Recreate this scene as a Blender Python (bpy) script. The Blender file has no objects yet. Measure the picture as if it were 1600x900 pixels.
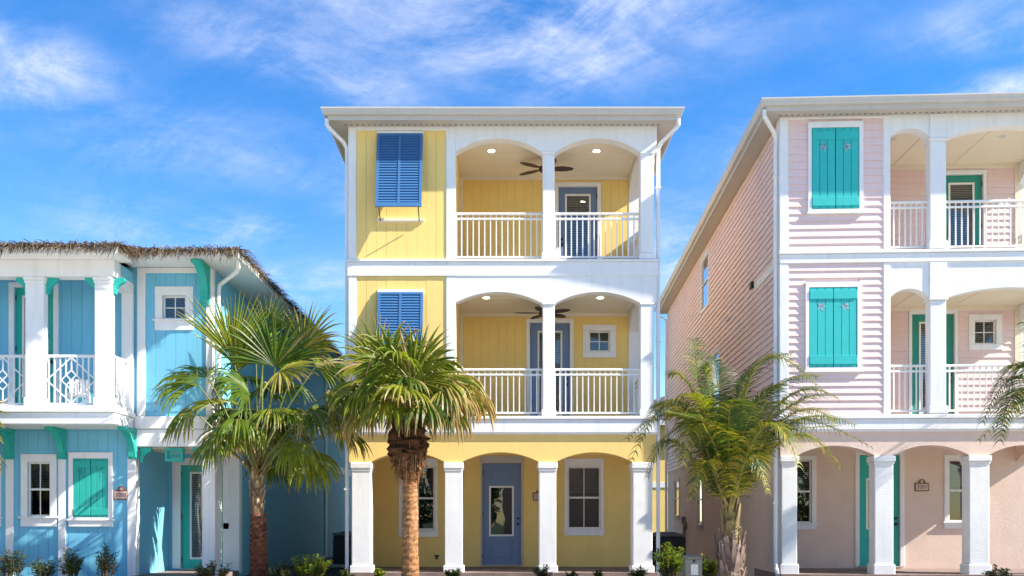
import bpy, math, random
from mathutils import Vector, Matrix

R = math.radians
S = bpy.context.scene
COL = S.collection
rng = random.Random(7)

# ------------------------------------------------------------------ camera
FPX, CX, HY, ZC = 1500.0, 780.0, 814.0, 1.25      # focal length in photo pixels, vanishing point, eye height
cam = bpy.data.cameras.new('camera')
cam_o = bpy.data.objects.new('camera', cam)
COL.objects.link(cam_o)
cam.sensor_width = 36
cam.lens = 36 * FPX / 1600
cam.shift_x = (800 - CX) / 1600
cam.shift_y = (HY - 450) / 1600
cam.clip_start = 0.1
cam.clip_end = 3000
cam_o.location = (0, 0, ZC)
cam_o.rotation_euler = (R(90), 0, 0)
S.camera = cam_o

# ------------------------------------------------------------------ sky and sun
SUN = Vector((4.1, -1.0, 3.15)).normalized()       # towards the sun
ELEV = math.asin(SUN.z)
AZ = math.atan2(SUN.x, SUN.y)
w = bpy.data.worlds.new('World')
S.world = w
w.use_nodes = True
nt = w.node_tree
nt.nodes.clear()
N = nt.nodes.new
L = nt.links.new


def mth(nt, op, a, b=None, clamp=False):
    n = nt.nodes.new('ShaderNodeMath'); n.operation = op; n.use_clamp = clamp
    for i, x in enumerate((a, b)):
        if x is None: continue
        if isinstance(x, (int, float)): n.inputs[i].default_value = x
        else: nt.links.new(x, n.inputs[i])
    return n.outputs[0]


sky = N('ShaderNodeTexSky'); sky.sky_type = 'NISHITA'; sky.sun_disc = False
sky.sun_elevation = ELEV; sky.sun_rotation = AZ
sky.air_density = 1.0; sky.dust_density = 0.1; sky.ozone_density = 2.0
hs = N('ShaderNodeHueSaturation'); hs.inputs['Saturation'].default_value = 1.42; hs.inputs['Value'].default_value = 1.0; hs.inputs['Hue'].default_value = 0.508
L(sky.outputs[0], hs.inputs['Color'])
tc = N('ShaderNodeTexCoord')
sx = N('ShaderNodeSeparateXYZ'); L(tc.outputs['Generated'], sx.inputs[0])
zz = mth(nt, 'ADD', mth(nt, 'MAXIMUM', sx.outputs[2], 0.0), 0.16)
px_ = mth(nt, 'DIVIDE', sx.outputs[0], zz)
py_ = mth(nt, 'DIVIDE', sx.outputs[1], zz)
cb = N('ShaderNodeCombineXYZ'); L(px_, cb.inputs[0]); L(py_, cb.inputs[1])


def cloud_layer(rot, scl, nscale, lo, hi, loc, detail=9, dist=0.6, rough=0.62):
    m1 = N('ShaderNodeMapping'); m1.inputs['Rotation'].default_value = (0, 0, R(rot))
    L(cb.outputs[0], m1.inputs[0])
    mp = N('ShaderNodeMapping')
    mp.inputs['Scale'].default_value = scl; mp.inputs['Location'].default_value = loc
    L(m1.outputs[0], mp.inputs[0])
    n = N('ShaderNodeTexNoise'); n.inputs['Scale'].default_value = nscale
    n.inputs['Detail'].default_value = detail; n.inputs['Roughness'].default_value = rough
    n.inputs['Distortion'].default_value = dist
    L(mp.outputs[0], n.inputs['Vector'])
    r = N('ShaderNodeMapRange'); r.interpolation_type = 'SMOOTHSTEP'
    r.inputs[1].default_value = lo; r.inputs[2].default_value = hi
    L(n.outputs['Fac'], r.inputs[0])
    return r.outputs[0]


def bank(cx_, cy_, rx, ry, ang, amt):
    """one cloud bank: a soft patch of the cloud layer (centre and size in the layer's own plane)"""
    m1 = N('ShaderNodeMapping'); m1.vector_type = 'TEXTURE'
    m1.inputs['Location'].default_value = (cx_, cy_, 0); m1.inputs['Rotation'].default_value = (0, 0, R(ang)); m1.inputs['Scale'].default_value = (rx, ry, 1)
    L(cb.outputs[0], m1.inputs[0])
    ln = N('ShaderNodeVectorMath'); ln.operation = 'LENGTH'; L(m1.outputs[0], ln.inputs[0])
    r = N('ShaderNodeMapRange'); r.interpolation_type = 'SMOOTHSTEP'
    r.inputs[1].default_value = 1.0; r.inputs[2].default_value = 0.0; r.inputs[4].default_value = amt
    L(ln.outputs['Value'], r.inputs[0])
    return r.outputs[0]


mask = None
for b_ in ((0.02, 1.40, .52, .28, 0, 1.0), (.16, 1.52, .30, .085, -43, .8), (-.30, 1.52, .34, .13, 35, .75), (-.76, 1.50, .22, .16, 20, 1.15), (-.60, 2.10, .20, .16, 30, .7), (-.48, 2.42, .30, .22, 10, .75),
           (.84, 1.56, .16, .09, 0, 1.2), (.80, 1.36, .30, .14, -20, .6), (.42, 2.25, .30, .40, 0, .85), (-.80, 2.1, .3, .25, 0, .5), (-.2, 1.95, .30, .2, 20, .6), (-.55, 1.75, .35, .2, 20, .4), (.55, 1.75, .3, .2, -20, .35), (-1.4, .9, .9, .5, 30, .8), (1.5, .8, 1.0, .5, -30, .8), (-.5, -.8, 1.0, .6, 10, .8), (1.2, -1.5, .9, .6, 10, .8), (-1.8, -.6, .7, .5, 0, .8), (2.6, 2.4, 1.2, .6, 0, .7), (-2.6, 2.4, 1.2, .6, 0, .7)):
    k_ = bank(*b_)
    mask = k_ if mask is None else mth(nt, 'MAXIMUM', mask, k_)
wisp = cloud_layer(42, (0.75, 1.7, 1), 3.0, 0.34, 0.72, (0.3, 5.2, 0), 13, 0.7, 0.70)
soft = cloud_layer(-30, (0.8, 1.4, 1), 3.2, 0.34, 0.74, (2.3, 1.6, 0), 13, 0.5, 0.70)
brk = cloud_layer(10, (1, 1, 1), 5.5, 0.32, 0.66, (7.3, 2.6, 0), 8, 0.3, 0.65)
cl = mth(nt, 'ADD', mth(nt, 'MULTIPLY', wisp, 0.60), mth(nt, 'MULTIPLY', soft, 0.55))
cl = mth(nt, 'MULTIPLY', cl, mth(nt, 'ADD', mth(nt, 'MULTIPLY', brk, 0.6), 0.42))
cl = mth(nt, 'MULTIPLY', mth(nt, 'ADD', mask, 0.10), cl)
cl = mth(nt, 'MULTIPLY', cl, 1.0, True)
mix = N('ShaderNodeMix'); mix.data_type = 'RGBA'
L(cl, mix.inputs['Factor']); L(hs.outputs[0], mix.inputs['A'])
mix.inputs['B'].default_value = (4.3, 4.45, 5.2, 1)
bg = N('ShaderNodeBackground'); bg.inputs['Strength'].default_value = 0.100
L(mix.outputs['Result'], bg.inputs['Color'])
out = N('ShaderNodeOutputWorld'); L(bg.outputs[0], out.inputs['Surface'])

sun = bpy.data.lights.new('sun', 'SUN'); sun.energy = 5.0; sun.angle = R(0.5); sun.color = (1.0, 0.93, 0.82)
sun_o = bpy.data.objects.new('sun', sun); COL.objects.link(sun_o)
sun_o.rotation_euler = (-SUN).to_track_quat('-Z', 'Y').to_euler()
sun_o.location = (40, -12, 30)

vs = S.view_settings
vs.view_transform = 'Standard'; vs.look = 'None'; vs.gamma = 1.0; vs.use_curve_mapping = False
vs.exposure = 1.38
S.render.engine = 'CYCLES'
S.cycles.max_bounces = 8; S.cycles.diffuse_bounces = 5; S.cycles.transparent_max_bounces = 12


# ------------------------------------------------------------------ materials
def mat(name, col, rough=0.6, var=0.06, vscale=1.5, bump=0.0, bscale=60.0, spec=0.4, streak=0.0, streak_col=(0.30, 0.27, 0.22), metal=0.0, coord='pos'):
    m = bpy.data.materials.new(name); m.use_nodes = True
    t = m.node_tree; b = t.nodes['Principled BSDF']
    b.inputs['Roughness'].default_value = rough
    b.inputs['Specular IOR Level'].default_value = spec
    b.inputs['Metallic'].default_value = metal
    g = t.nodes.new('ShaderNodeNewGeometry')
    n = t.nodes.new('ShaderNodeTexNoise'); n.inputs['Scale'].default_value = vscale
    n.inputs['Detail'].default_value = 6; n.inputs['Roughness'].default_value = 0.65
    t.links.new(g.outputs['Position'], n.inputs['Vector'])
    mr = t.nodes.new('ShaderNodeMapRange')
    mr.inputs[1].default_value = 0.3; mr.inputs[2].default_value = 0.7
    mr.inputs[3].default_value = 1 - var; mr.inputs[4].default_value = 1 + var * 0.6
    t.links.new(n.outputs['Fac'], mr.inputs[0])
    mx = t.nodes.new('ShaderNodeMix'); mx.data_type = 'RGBA'; mx.blend_type = 'MULTIPLY'
    mx.inputs['Factor'].default_value = 1
    mx.inputs['A'].default_value = (*col, 1)
    t.links.new(mr.outputs[0], mx.inputs['B'])
    last = mx.outputs['Result']
    if streak:
        mp = t.nodes.new('ShaderNodeMapping'); mp.inputs['Scale'].default_value = (7, 7, 0.5)
        t.links.new(g.outputs['Position'], mp.inputs[0])
        n2 = t.nodes.new('ShaderNodeTexNoise'); n2.inputs['Scale'].default_value = 1.3; n2.inputs['Detail'].default_value = 7
        t.links.new(mp.outputs[0], n2.inputs['Vector'])
        r2 = t.nodes.new('ShaderNodeMapRange'); r2.inputs[1].default_value = 0.52; r2.inputs[2].default_value = 0.8
        r2.inputs[4].default_value = streak
        t.links.new(n2.outputs['Fac'], r2.inputs[0])
        m2 = t.nodes.new('ShaderNodeMix'); m2.data_type = 'RGBA'
        t.links.new(r2.outputs[0], m2.inputs['Factor']); t.links.new(last, m2.inputs['A'])
        m2.inputs['B'].default_value = (*streak_col, 1)
        last = m2.outputs['Result']
    t.links.new(last, b.inputs['Base Color'])
    if bump:
        n3 = t.nodes.new('ShaderNodeTexNoise'); n3.inputs['Scale'].default_value = bscale
        n3.inputs['Detail'].default_value = 5; n3.inputs['Roughness'].default_value = 0.7
        t.links.new(g.outputs['Position'], n3.inputs['Vector'])
        bp = t.nodes.new('ShaderNodeBump'); bp.inputs['Strength'].default_value = bump; bp.inputs['Distance'].default_value = 0.01
        t.links.new(n3.outputs['Fac'], bp.inputs['Height'])
        t.links.new(bp.outputs[0], b.inputs['Normal'])
    return m


def leaf_mat(name, trans=0.35, rough=0.42, spec=0.45):
    m = bpy.data.materials.new(name); m.use_nodes = True
    t = m.node_tree; b = t.nodes['Principled BSDF']
    a = t.nodes.new('ShaderNodeAttribute'); a.attribute_name = 'col'
    g = t.nodes.new('ShaderNodeNewGeometry')
    n = t.nodes.new('ShaderNodeTexNoise'); n.inputs['Scale'].default_value = 9; n.inputs['Detail'].default_value = 4
    t.links.new(g.outputs['Position'], n.inputs['Vector'])
    mr = t.nodes.new('ShaderNodeMapRange'); mr.inputs[1].default_value = 0.3; mr.inputs[2].default_value = 0.7
    mr.inputs[3].default_value = 0.72; mr.inputs[4].default_value = 1.2
    t.links.new(n.outputs['Fac'], mr.inputs[0])
    mx = t.nodes.new('ShaderNodeMix'); mx.data_type = 'RGBA'; mx.blend_type = 'MULTIPLY'; mx.inputs['Factor'].default_value = 1
    t.links.new(a.outputs['Color'], mx.inputs['A']); t.links.new(mr.outputs[0], mx.inputs['B'])
    t.links.new(mx.outputs['Result'], b.inputs['Base Color'])
    b.inputs['Roughness'].default_value = rough; b.inputs['Specular IOR Level'].default_value = spec
    if trans:
        tr = t.nodes.new('ShaderNodeBsdfTranslucent')
        bc = t.nodes.new('ShaderNodeMix'); bc.data_type = 'RGBA'; bc.blend_type = 'MULTIPLY'; bc.inputs['Factor'].default_value = 1
        t.links.new(mx.outputs['Result'], bc.inputs['A']); bc.inputs['B'].default_value = (1.9, 1.7, 0.6, 1)
        t.links.new(bc.outputs['Result'], tr.inputs['Color'])
        ms = t.nodes.new('ShaderNodeMixShader'); ms.inputs[0].default_value = trans
        t.links.new(b.outputs[0], ms.inputs[1]); t.links.new(tr.outputs[0], ms.inputs[2])
        t.links.new(ms.outputs[0], t.nodes['Material Output'].inputs['Surface'])
    return m


def glass_mat(name, tint=(0.9, 0.95, 0.95)):
    m = bpy.data.materials.new(name); m.use_nodes = True
    t = m.node_tree; t.nodes.remove(t.nodes['Principled BSDF'])
    fr = t.nodes.new('ShaderNodeFresnel'); fr.inputs['IOR'].default_value = 1.6
    tr = t.nodes.new('ShaderNodeBsdfTransparent'); tr.inputs['Color'].default_value = (*tint, 1)
    gl = t.nodes.new('ShaderNodeBsdfGlossy'); gl.inputs['Roughness'].default_value = 0.015
    ms = t.nodes.new('ShaderNodeMixShader')
    f2 = mth(t, 'MULTIPLY', fr.outputs[0], 2.3, True)
    g = t.nodes.new('ShaderNodeNewGeometry')
    n = t.nodes.new('ShaderNodeTexNoise'); n.inputs['Scale'].default_value = 1.2
    t.links.new(g.outputs['Position'], n.inputs['Vector'])
    bp = t.nodes.new('ShaderNodeBump'); bp.inputs['Strength'].default_value = 0.06; bp.inputs['Distance'].default_value = 0.05
    t.links.new(n.outputs['Fac'], bp.inputs['Height']); t.links.new(bp.outputs[0], gl.inputs['Normal'])
    t.links.new(f2, ms.inputs[0]); t.links.new(tr.outputs[0], ms.inputs[1]); t.links.new(gl.outputs[0], ms.inputs[2])
    t.links.new(ms.outputs[0], t.nodes['Material Output'].inputs['Surface'])
    return m


def emit_mat(name, col, st):
    m = bpy.data.materials.new(name); m.use_nodes = True
    b = m.node_tree.nodes['Principled BSDF']
    b.inputs['Base Color'].default_value = (*col, 1)
    b.inputs['Emission Color'].default_value = (*col, 1); b.inputs['Emission Strength'].default_value = st
    return m


M = {}
M['white'] = mat('white_paint', (0.80, 0.79, 0.78), 0.5, 0.05, 2.0, 0.08, 40, streak=0.17)
M['white_stucco'] = mat('white_stucco', (0.80, 0.79, 0.78), 0.75, 0.06, 3.0, 0.6, 45, streak=0.18)
M['cream'] = mat('cream_aluminium', (0.50, 0.455, 0.39), 0.5, 0.04, 1.0, streak=0.10)
M['gutter'] = mat('cream_gutter_paint', (0.54, 0.51, 0.47), 0.45, 0.05, 1.5, streak=0.18)
M['cutout'] = mat('pale_cutout', (0.30, 0.42, 0.47), 0.7, 0.8, 18)
M['ceil_y'] = mat('bounce_cream_ceiling', (0.78, 0.69, 0.53), 0.7, 0.04, 1.0, 0.05, 80)  # cream tint has the warm bounce light put into the colour
M['yellow'] = mat('yellow_paint', (0.86, 0.605, 0.195), 0.6, 0.05, 1.2, 0.10, 50, streak=0.14, streak_col=(0.55, 0.40, 0.17))
M['bounce_yellow'] = mat('yellow_paled_for_bounce', (0.82, 0.70, 0.45), 0.7, 0.05, 1.2)  # house yellow, paled so less orange light bounces onto the pink side wall
M['yellow_stucco'] = mat('yellow_stucco', (0.86, 0.60, 0.20), 0.8, 0.06, 2.0, 0.7, 40, streak=0.08, streak_col=(0.5, 0.36, 0.14))
M['blue'] = mat('sky_blue_paint', (0.165, 0.49, 0.67), 0.6, 0.05, 1.2, 0.08, 50, streak=0.05, streak_col=(0.1, 0.25, 0.35))
M['teal'] = mat('teal_paint', (0.022, 0.42, 0.355), 0.5, 0.06, 3.0, 0.1, 50)
M['turq'] = mat('turquoise_paint', (0.03, 0.47, 0.45), 0.5, 0.06, 3.0, 0.1, 50)
M['teal_dark'] = mat('deep_teal_paint', (0.02, 0.26, 0.20), 0.5, 0.06, 3.0, 0.1, 50)
M['shut_blue'] = mat('cornflower_blue_paint', (0.05, 0.155, 0.34), 0.5, 0.05, 3.0, 0.08, 50)
M['door_blue'] = mat('slate_blue_door_paint', (0.15, 0.215, 0.37), 0.45, 0.05, 2.0, 0.05, 50)
M['pink'] = mat('pink_siding_paint', (0.79, 0.60, 0.57), 0.6, 0.05, 1.2, 0.10, 50, streak=0.15, streak_col=(0.50, 0.38, 0.36))
M['pink_stucco'] = mat('pink_stucco', (0.74, 0.57, 0.48), 0.85, 0.06, 2.0, 0.8, 38, streak=0.08, streak_col=(0.45, 0.33, 0.32))
M['peach'] = mat('peach_paint', (0.72, 0.42, 0.28), 0.7, 0.05, 1.0)
M['orange'] = mat('orange_paint', (0.75, 0.28, 0.08), 0.7, 0.05, 1.0)
M['shingle'] = mat('dark_shingles', (0.07, 0.065, 0.075), 0.9, 0.2, 4, 0.6, 30)
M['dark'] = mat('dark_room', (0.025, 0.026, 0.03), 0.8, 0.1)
M['black'] = mat('black_metal', (0.015, 0.015, 0.017), 0.45, 0.1)
M['blind'] = mat('window_blind', (0.50, 0.48, 0.45), 0.6, 0.05)
M['blind_dark'] = mat('shaded_grey_blind', (0.16, 0.17, 0.18), 0.6, 0.05)
M['glass'] = glass_mat('window_glass')
M['vinyl'] = mat('white_vinyl', (0.79, 0.765, 0.73), 0.4, 0.03)  # white, with the yellow bounce light put in as a warm tint
M['fanwood'] = mat('dark_brown_fan_blades', (0.055, 0.026, 0.016), 0.5, 0.15, 12)
M['bronze'] = mat('bronze_plaque', (0.22, 0.10, 0.055), 0.5, 0.1, 10)
M['plaque'] = mat('plaque_face', (0.62, 0.47, 0.42), 0.6, 0.05, 10)
M['paver'] = mat('brown_pavers', (0.23, 0.165, 0.14), 0.85, 0.3, 5, 0.5, 25)
M['concrete'] = mat('pale_concrete', (0.50, 0.47, 0.43), 0.9, 0.12, 1.2, 0.4, 30)
M['road'] = mat('asphalt', (0.06, 0.06, 0.062), 0.9, 0.2, 3, 0.5, 60)
M['mulch'] = mat('dark_mulch', (0.035, 0.022, 0.016), 0.95, 0.4, 12, 1.0, 25)
M['grass'] = mat('lawn_grass', (0.055, 0.095, 0.03), 0.95, 0.35, 5, 0.8, 60)
M['ac'] = mat('air_conditioner_metal', (0.035, 0.037, 0.035), 0.6, 0.1)
M['grey_box'] = mat('grey_utility_plastic', (0.20, 0.19, 0.16), 0.7, 0.12, 6, 0.1)
M['sticker'] = mat('pale_sticker', (0.62, 0.62, 0.55), 0.6, 0.25, 30)
M['thatch'] = mat('thatch_surface', (0.20, 0.13, 0.07), 0.95, 0.3, 10, 1.0, 30)
M['straw'] = leaf_mat('thatch_straw', 0.1, 0.85, 0.1)
M['leaf'] = leaf_mat('palm_leaf', 0.33, 0.42, 0.30)
M['shrub'] = leaf_mat('shrub_leaf', 0.3, 0.4, 0.5)
M['bark'] = leaf_mat('palm_bark', 0.0, 0.9, 0.15)
M['lamp'] = emit_mat('lit_downlight', (1.0, 0.86, 0.62), 9)
M['lens'] = mat('unlit_downlight_lens', (0.55, 0.52, 0.47), 0.4, 0.03)


# ------------------------------------------------------------------ mesh helpers
class MB:
    def __init__(s, basis=None):
        s.v = []; s.f = []; s.c = []; s.basis = basis; s.smooth = False

    def P(s, p, c=None):
        if s.basis:
            o, ax, ay = s.basis
            p = (o[0] + p[0] * ax[0] + p[1] * ay[0], o[1] + p[0] * ax[1] + p[1] * ay[1], o[2] + p[2])
        s.v.append(tuple(p)); s.c.append(c or (1, 1, 1)); return len(s.v) - 1

    def F(s, *i): s.f.append(tuple(i))

    def quad(s, a, b, c, d, col=None):
        i = [s.P(p, col) for p in (a, b, c, d)]; s.F(*i)

    def box(s, x0, x1, y0, y1, z0, z1, bev=0.0):
        if x1 < x0: x0, x1 = x1, x0
        if y1 < y0: y0, y1 = y1, y0
        if z1 < z0: z0, z1 = z1, z0
        b = min(bev, (x1 - x0) * .45, (y1 - y0) * .45, (z1 - z0) * .45)
        if b <= 0:
            i = [s.P((x, y, z)) for z in (z0, z1) for y in (y0, y1) for x in (x0, x1)]
            for q in ((0, 2, 3, 1), (4, 5, 7, 6), (0, 1, 5, 4), (2, 6, 7, 3), (0, 4, 6, 2), (1, 3, 7, 5)): s.F(*[i[k] for k in q])
            return
        X = (x0, x1); Y = (y0, y1); Z = (z0, z1); id = {}
        for a in (0, 1):
            for c in (0, 1):
                for d in (0, 1):
                    sx_, sy_, sz_ = (1 - 2 * a) * b, (1 - 2 * c) * b, (1 - 2 * d) * b
                    id[a, c, d, 'x'] = s.P((X[a], Y[c] + sy_, Z[d] + sz_))
                    id[a, c, d, 'y'] = s.P((X[a] + sx_, Y[c], Z[d] + sz_))
                    id[a, c, d, 'z'] = s.P((X[a] + sx_, Y[c] + sy_, Z[d]))
        for a in (0, 1):
            o = [(0, 0), (0, 1), (1, 1), (1, 0)]
            fx = [id[a, c, d, 'x'] for c, d in o]; s.F(*(fx if a == 0 else fx[::-1]))
            fy = [id[c, a, d, 'y'] for c, d in o]; s.F(*(fy[::-1] if a == 0 else fy))
            fz = [id[c, d, a, 'z'] for c, d in o]; s.F(*(fz if a == 0 else fz[::-1]))
        for a in (0, 1):
            for c in (0, 1):
                q = [id[a, c, 0, 'x'], id[a, c, 0, 'y'], id[a, c, 1, 'y'], id[a, c, 1, 'x']]
                s.F(*(q if a == c else q[::-1]))
                q = [id[a, 0, c, 'x'], id[a, 1, c, 'x'], id[a, 1, c, 'z'], id[a, 0, c, 'z']]
                s.F(*(q if a == c else q[::-1]))
                q = [id[0, a, c, 'y'], id[0, a, c, 'z'], id[1, a, c, 'z'], id[1, a, c, 'y']]
                s.F(*(q if a == c else q[::-1]))
        for a in (0, 1):
            for c in (0, 1):
                for d in (0, 1):
                    q = [id[a, c, d, k] for k in 'xyz']
                    s.F(*(q if (a + c + d) % 2 == 1 else q[::-1]))

    def sheet(s, x0, x1, z0, z1, y0, y1, holes=()):
        """upright slab in xz between y0 (front) and y1 with rectangular holes"""
        xs = sorted({x0, x1, *[min(max(h[k], x0), x1) for h in holes for k in (0, 1)]})
        zs = sorted({z0, z1, *[min(max(h[k], z0), z1) for h in holes for k in (2, 3)]})
        nx, nz = len(xs) - 1, len(zs) - 1

        def full(i, j):
            if i < 0 or j < 0 or i >= nx or j >= nz: return False
            cx, cz = (xs[i] + xs[i + 1]) / 2, (zs[j] + zs[j + 1]) / 2
            return not any(h[0] < cx < h[1] and h[2] < cz < h[3] for h in holes)
        for i in range(nx):
            for j in range(nz):
                if not full(i, j): continue
                a, b, c, d = xs[i], xs[i + 1], zs[j], zs[j + 1]
                s.quad((a, y0, c), (b, y0, c), (b, y0, d), (a, y0, d))
                s.quad((b, y1, c), (a, y1, c), (a, y1, d), (b, y1, d))
                if not full(i - 1, j): s.quad((a, y1, c), (a, y0, c), (a, y0, d), (a, y1, d))
                if not full(i + 1, j): s.quad((b, y0, c), (b, y1, c), (b, y1, d), (b, y0, d))
                if not full(i, j - 1): s.quad((a, y1, c), (b, y1, c), (b, y0, c), (a, y0, c))
                if not full(i, j + 1): s.quad((a, y0, d), (b, y0, d), (b, y1, d), (a, y1, d))

    def arch(s, xa, xb, zs, za, zt, y0, y1, n=22):
        """wall over a segmental arch, springing at zs, crown za, top zt"""
        hw = (xb - xa) / 2; rise = za - zs
        r = (hw * hw + rise * rise) / (2 * rise); cz = za - r; cx = (xa + xb) / 2
        pts = []
        for i in range(n + 1):
            x = xa + (xb - xa) * i / n
            pts.append((x, cz + math.sqrt(max(r * r - (x - cx) ** 2, 0))))
        for (x, z), (x2, z2) in zip(pts, pts[1:]):
            s.quad((x, y0, z), (x2, y0, z2), (x2, y0, zt), (x, y0, zt))
            s.quad((x2, y1, z2), (x, y1, z), (x, y1, zt), (x2, y1, zt))
            s.quad((x, y1, z), (x2, y1, z2), (x2, y0, z2), (x, y0, z))
            s.quad((x, y0, zt), (x2, y0, zt), (x2, y1, zt), (x, y1, zt))
        s.quad((xa, y1, zs), (xa, y0, zs), (xa, y0, zt), (xa, y1, zt))
        s.quad((xb, y0, zs), (xb, y1, zs), (xb, y1, zt), (xb, y0, zt))

    def prism_y(s, poly, y0, y1):
        """poly in xz (counter-clockwise seen from -y), extruded along y"""
        a = [s.P((x, y0, z)) for x, z in poly]; b = [s.P((x, y1, z)) for x, z in poly]
        s.F(*a); s.F(*b[::-1]); n = len(poly)
        for i in range(n): s.F(a[i], b[i], b[(i + 1) % n], a[(i + 1) % n])

    def prism_x(s, poly, x0, x1):
        """poly in yz, extruded along x"""
        a = [s.P((x0, y, z)) for y, z in poly]; b = [s.P((x1, y, z)) for y, z in poly]
        s.F(*a[::-1]); s.F(*b); n = len(poly)
        for i in range(n): s.F(a[i], a[(i + 1) % n], b[(i + 1) % n], b[i])

    def tube(s, pts, rads, n=8, cols=None, caps=True):
        pts = [Vector(p) for p in pts]; rings = []
        if isinstance(rads, (int, float)): rads = [rads] * len(pts)
        up = None
        for i, p in enumerate(pts):
            t = (pts[min(i + 1, len(pts) - 1)] - pts[max(i - 1, 0)])
            if t.length < 1e-9: t = Vector((0, 0, 1))
            t.normalize()
            if up is None:
                up = Vector((1, 0, 0)) if abs(t.x) < 0.9 else Vector((0, 1, 0))
            a = (up - t * up.dot(t)).normalized(); b = t.cross(a); up = a
            c = cols[i] if cols else None
            rings.append([s.P(p + (a * math.cos(2 * math.pi * k / n) + b * math.sin(2 * math.pi * k / n)) * rads[i], c) for k in range(n)])
        for r0, r1 in zip(rings, rings[1:]):
            for k in range(n): s.F(r0[k], r0[(k + 1) % n], r1[(k + 1) % n], r1[k])
        if caps: s.F(*rings[0][::-1]); s.F(*rings[-1])

    def lathe(s, prof, cx=0, cy=0, n=16, col=None):
        rings = [[s.P((cx + r * math.cos(2 * math.pi * k / n), cy + r * math.sin(2 * math.pi * k / n), z), col) for k in range(n)] for r, z in prof]
        for r0, r1 in zip(rings, rings[1:]):
            for k in range(n): s.F(r0[k], r0[(k + 1) % n], r1[(k + 1) % n], r1[k])
        s.F(*rings[0][::-1]); s.F(*rings[-1])

    def mesh(s, name, material, smooth=False, colors=False):
        me = bpy.data.meshes.new(name)
        me.from_pydata(s.v, [], s.f)
        me.materials.append(material)
        if colors:
            at = me.color_attributes.new('col', 'FLOAT_COLOR', 'POINT')
            at.data.foreach_set('color', [x for c in s.c for x in (*c, 1.0)])
        if smooth: me.polygons.foreach_set('use_smooth', [True] * len(me.polygons))
        me.update()
        return me

    def build(s, name, material, parent=None, loc=None, smooth=False, colors=False):
        return place(name, s.mesh(name, material, smooth, colors), parent, loc)


def place(name, me, parent=None, loc=None, rot=None):
    o = bpy.data.objects.new(name, me); COL.objects.link(o)
    if parent: o.parent = parent
    if loc: o.location = loc
    if rot: o.rotation_euler = rot
    return o


def tag(o, label=None, cat=None, group=None, kind=None):
    if label: o['label'] = label
    if cat: o['category'] = cat
    if group: o['group'] = group
    if kind: o['kind'] = kind
    return o


def thing(name, label, cat, loc=(0, 0, 0), rz=0, group=None):
    o = place(name, None, None, loc, (0, 0, rz)); o.empty_display_size = 0.2
    return tag(o, label, cat, group)


def copy_tree(o, parent=None):
    c = o.copy(); COL.objects.link(c)
    if parent: c.parent = parent
    for ch in list(o.children): copy_tree(ch, c)
    return c


class House:
    """local frame: x along the front, y into the house, z up; origin at the front left corner"""
    def __init__(s, name, label, ox, oy, a):
        s.ox, s.oy, s.a = ox, oy, a; s.c, s.s = math.cos(a), math.sin(a)
        s.root = thing(name, label, 'house', (ox, oy, 0), -a)

    def U(s, px, v=0.0):
        k = (px - CX) / FPX
        return (k * (s.oy + v * s.c) - s.ox - v * s.s) / (s.c + k * s.s)

    def Z(s, py, u=0.0, v=0.0):
        return ZC + (HY - py) * (s.oy - u * s.s + v * s.c) / FPX


SIDE = lambda x: ((x, 0, 0), (0, -1), (1, 0))      # basis for a wall facing -x: 'along' runs towards -y, 'depth' into +x


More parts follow.
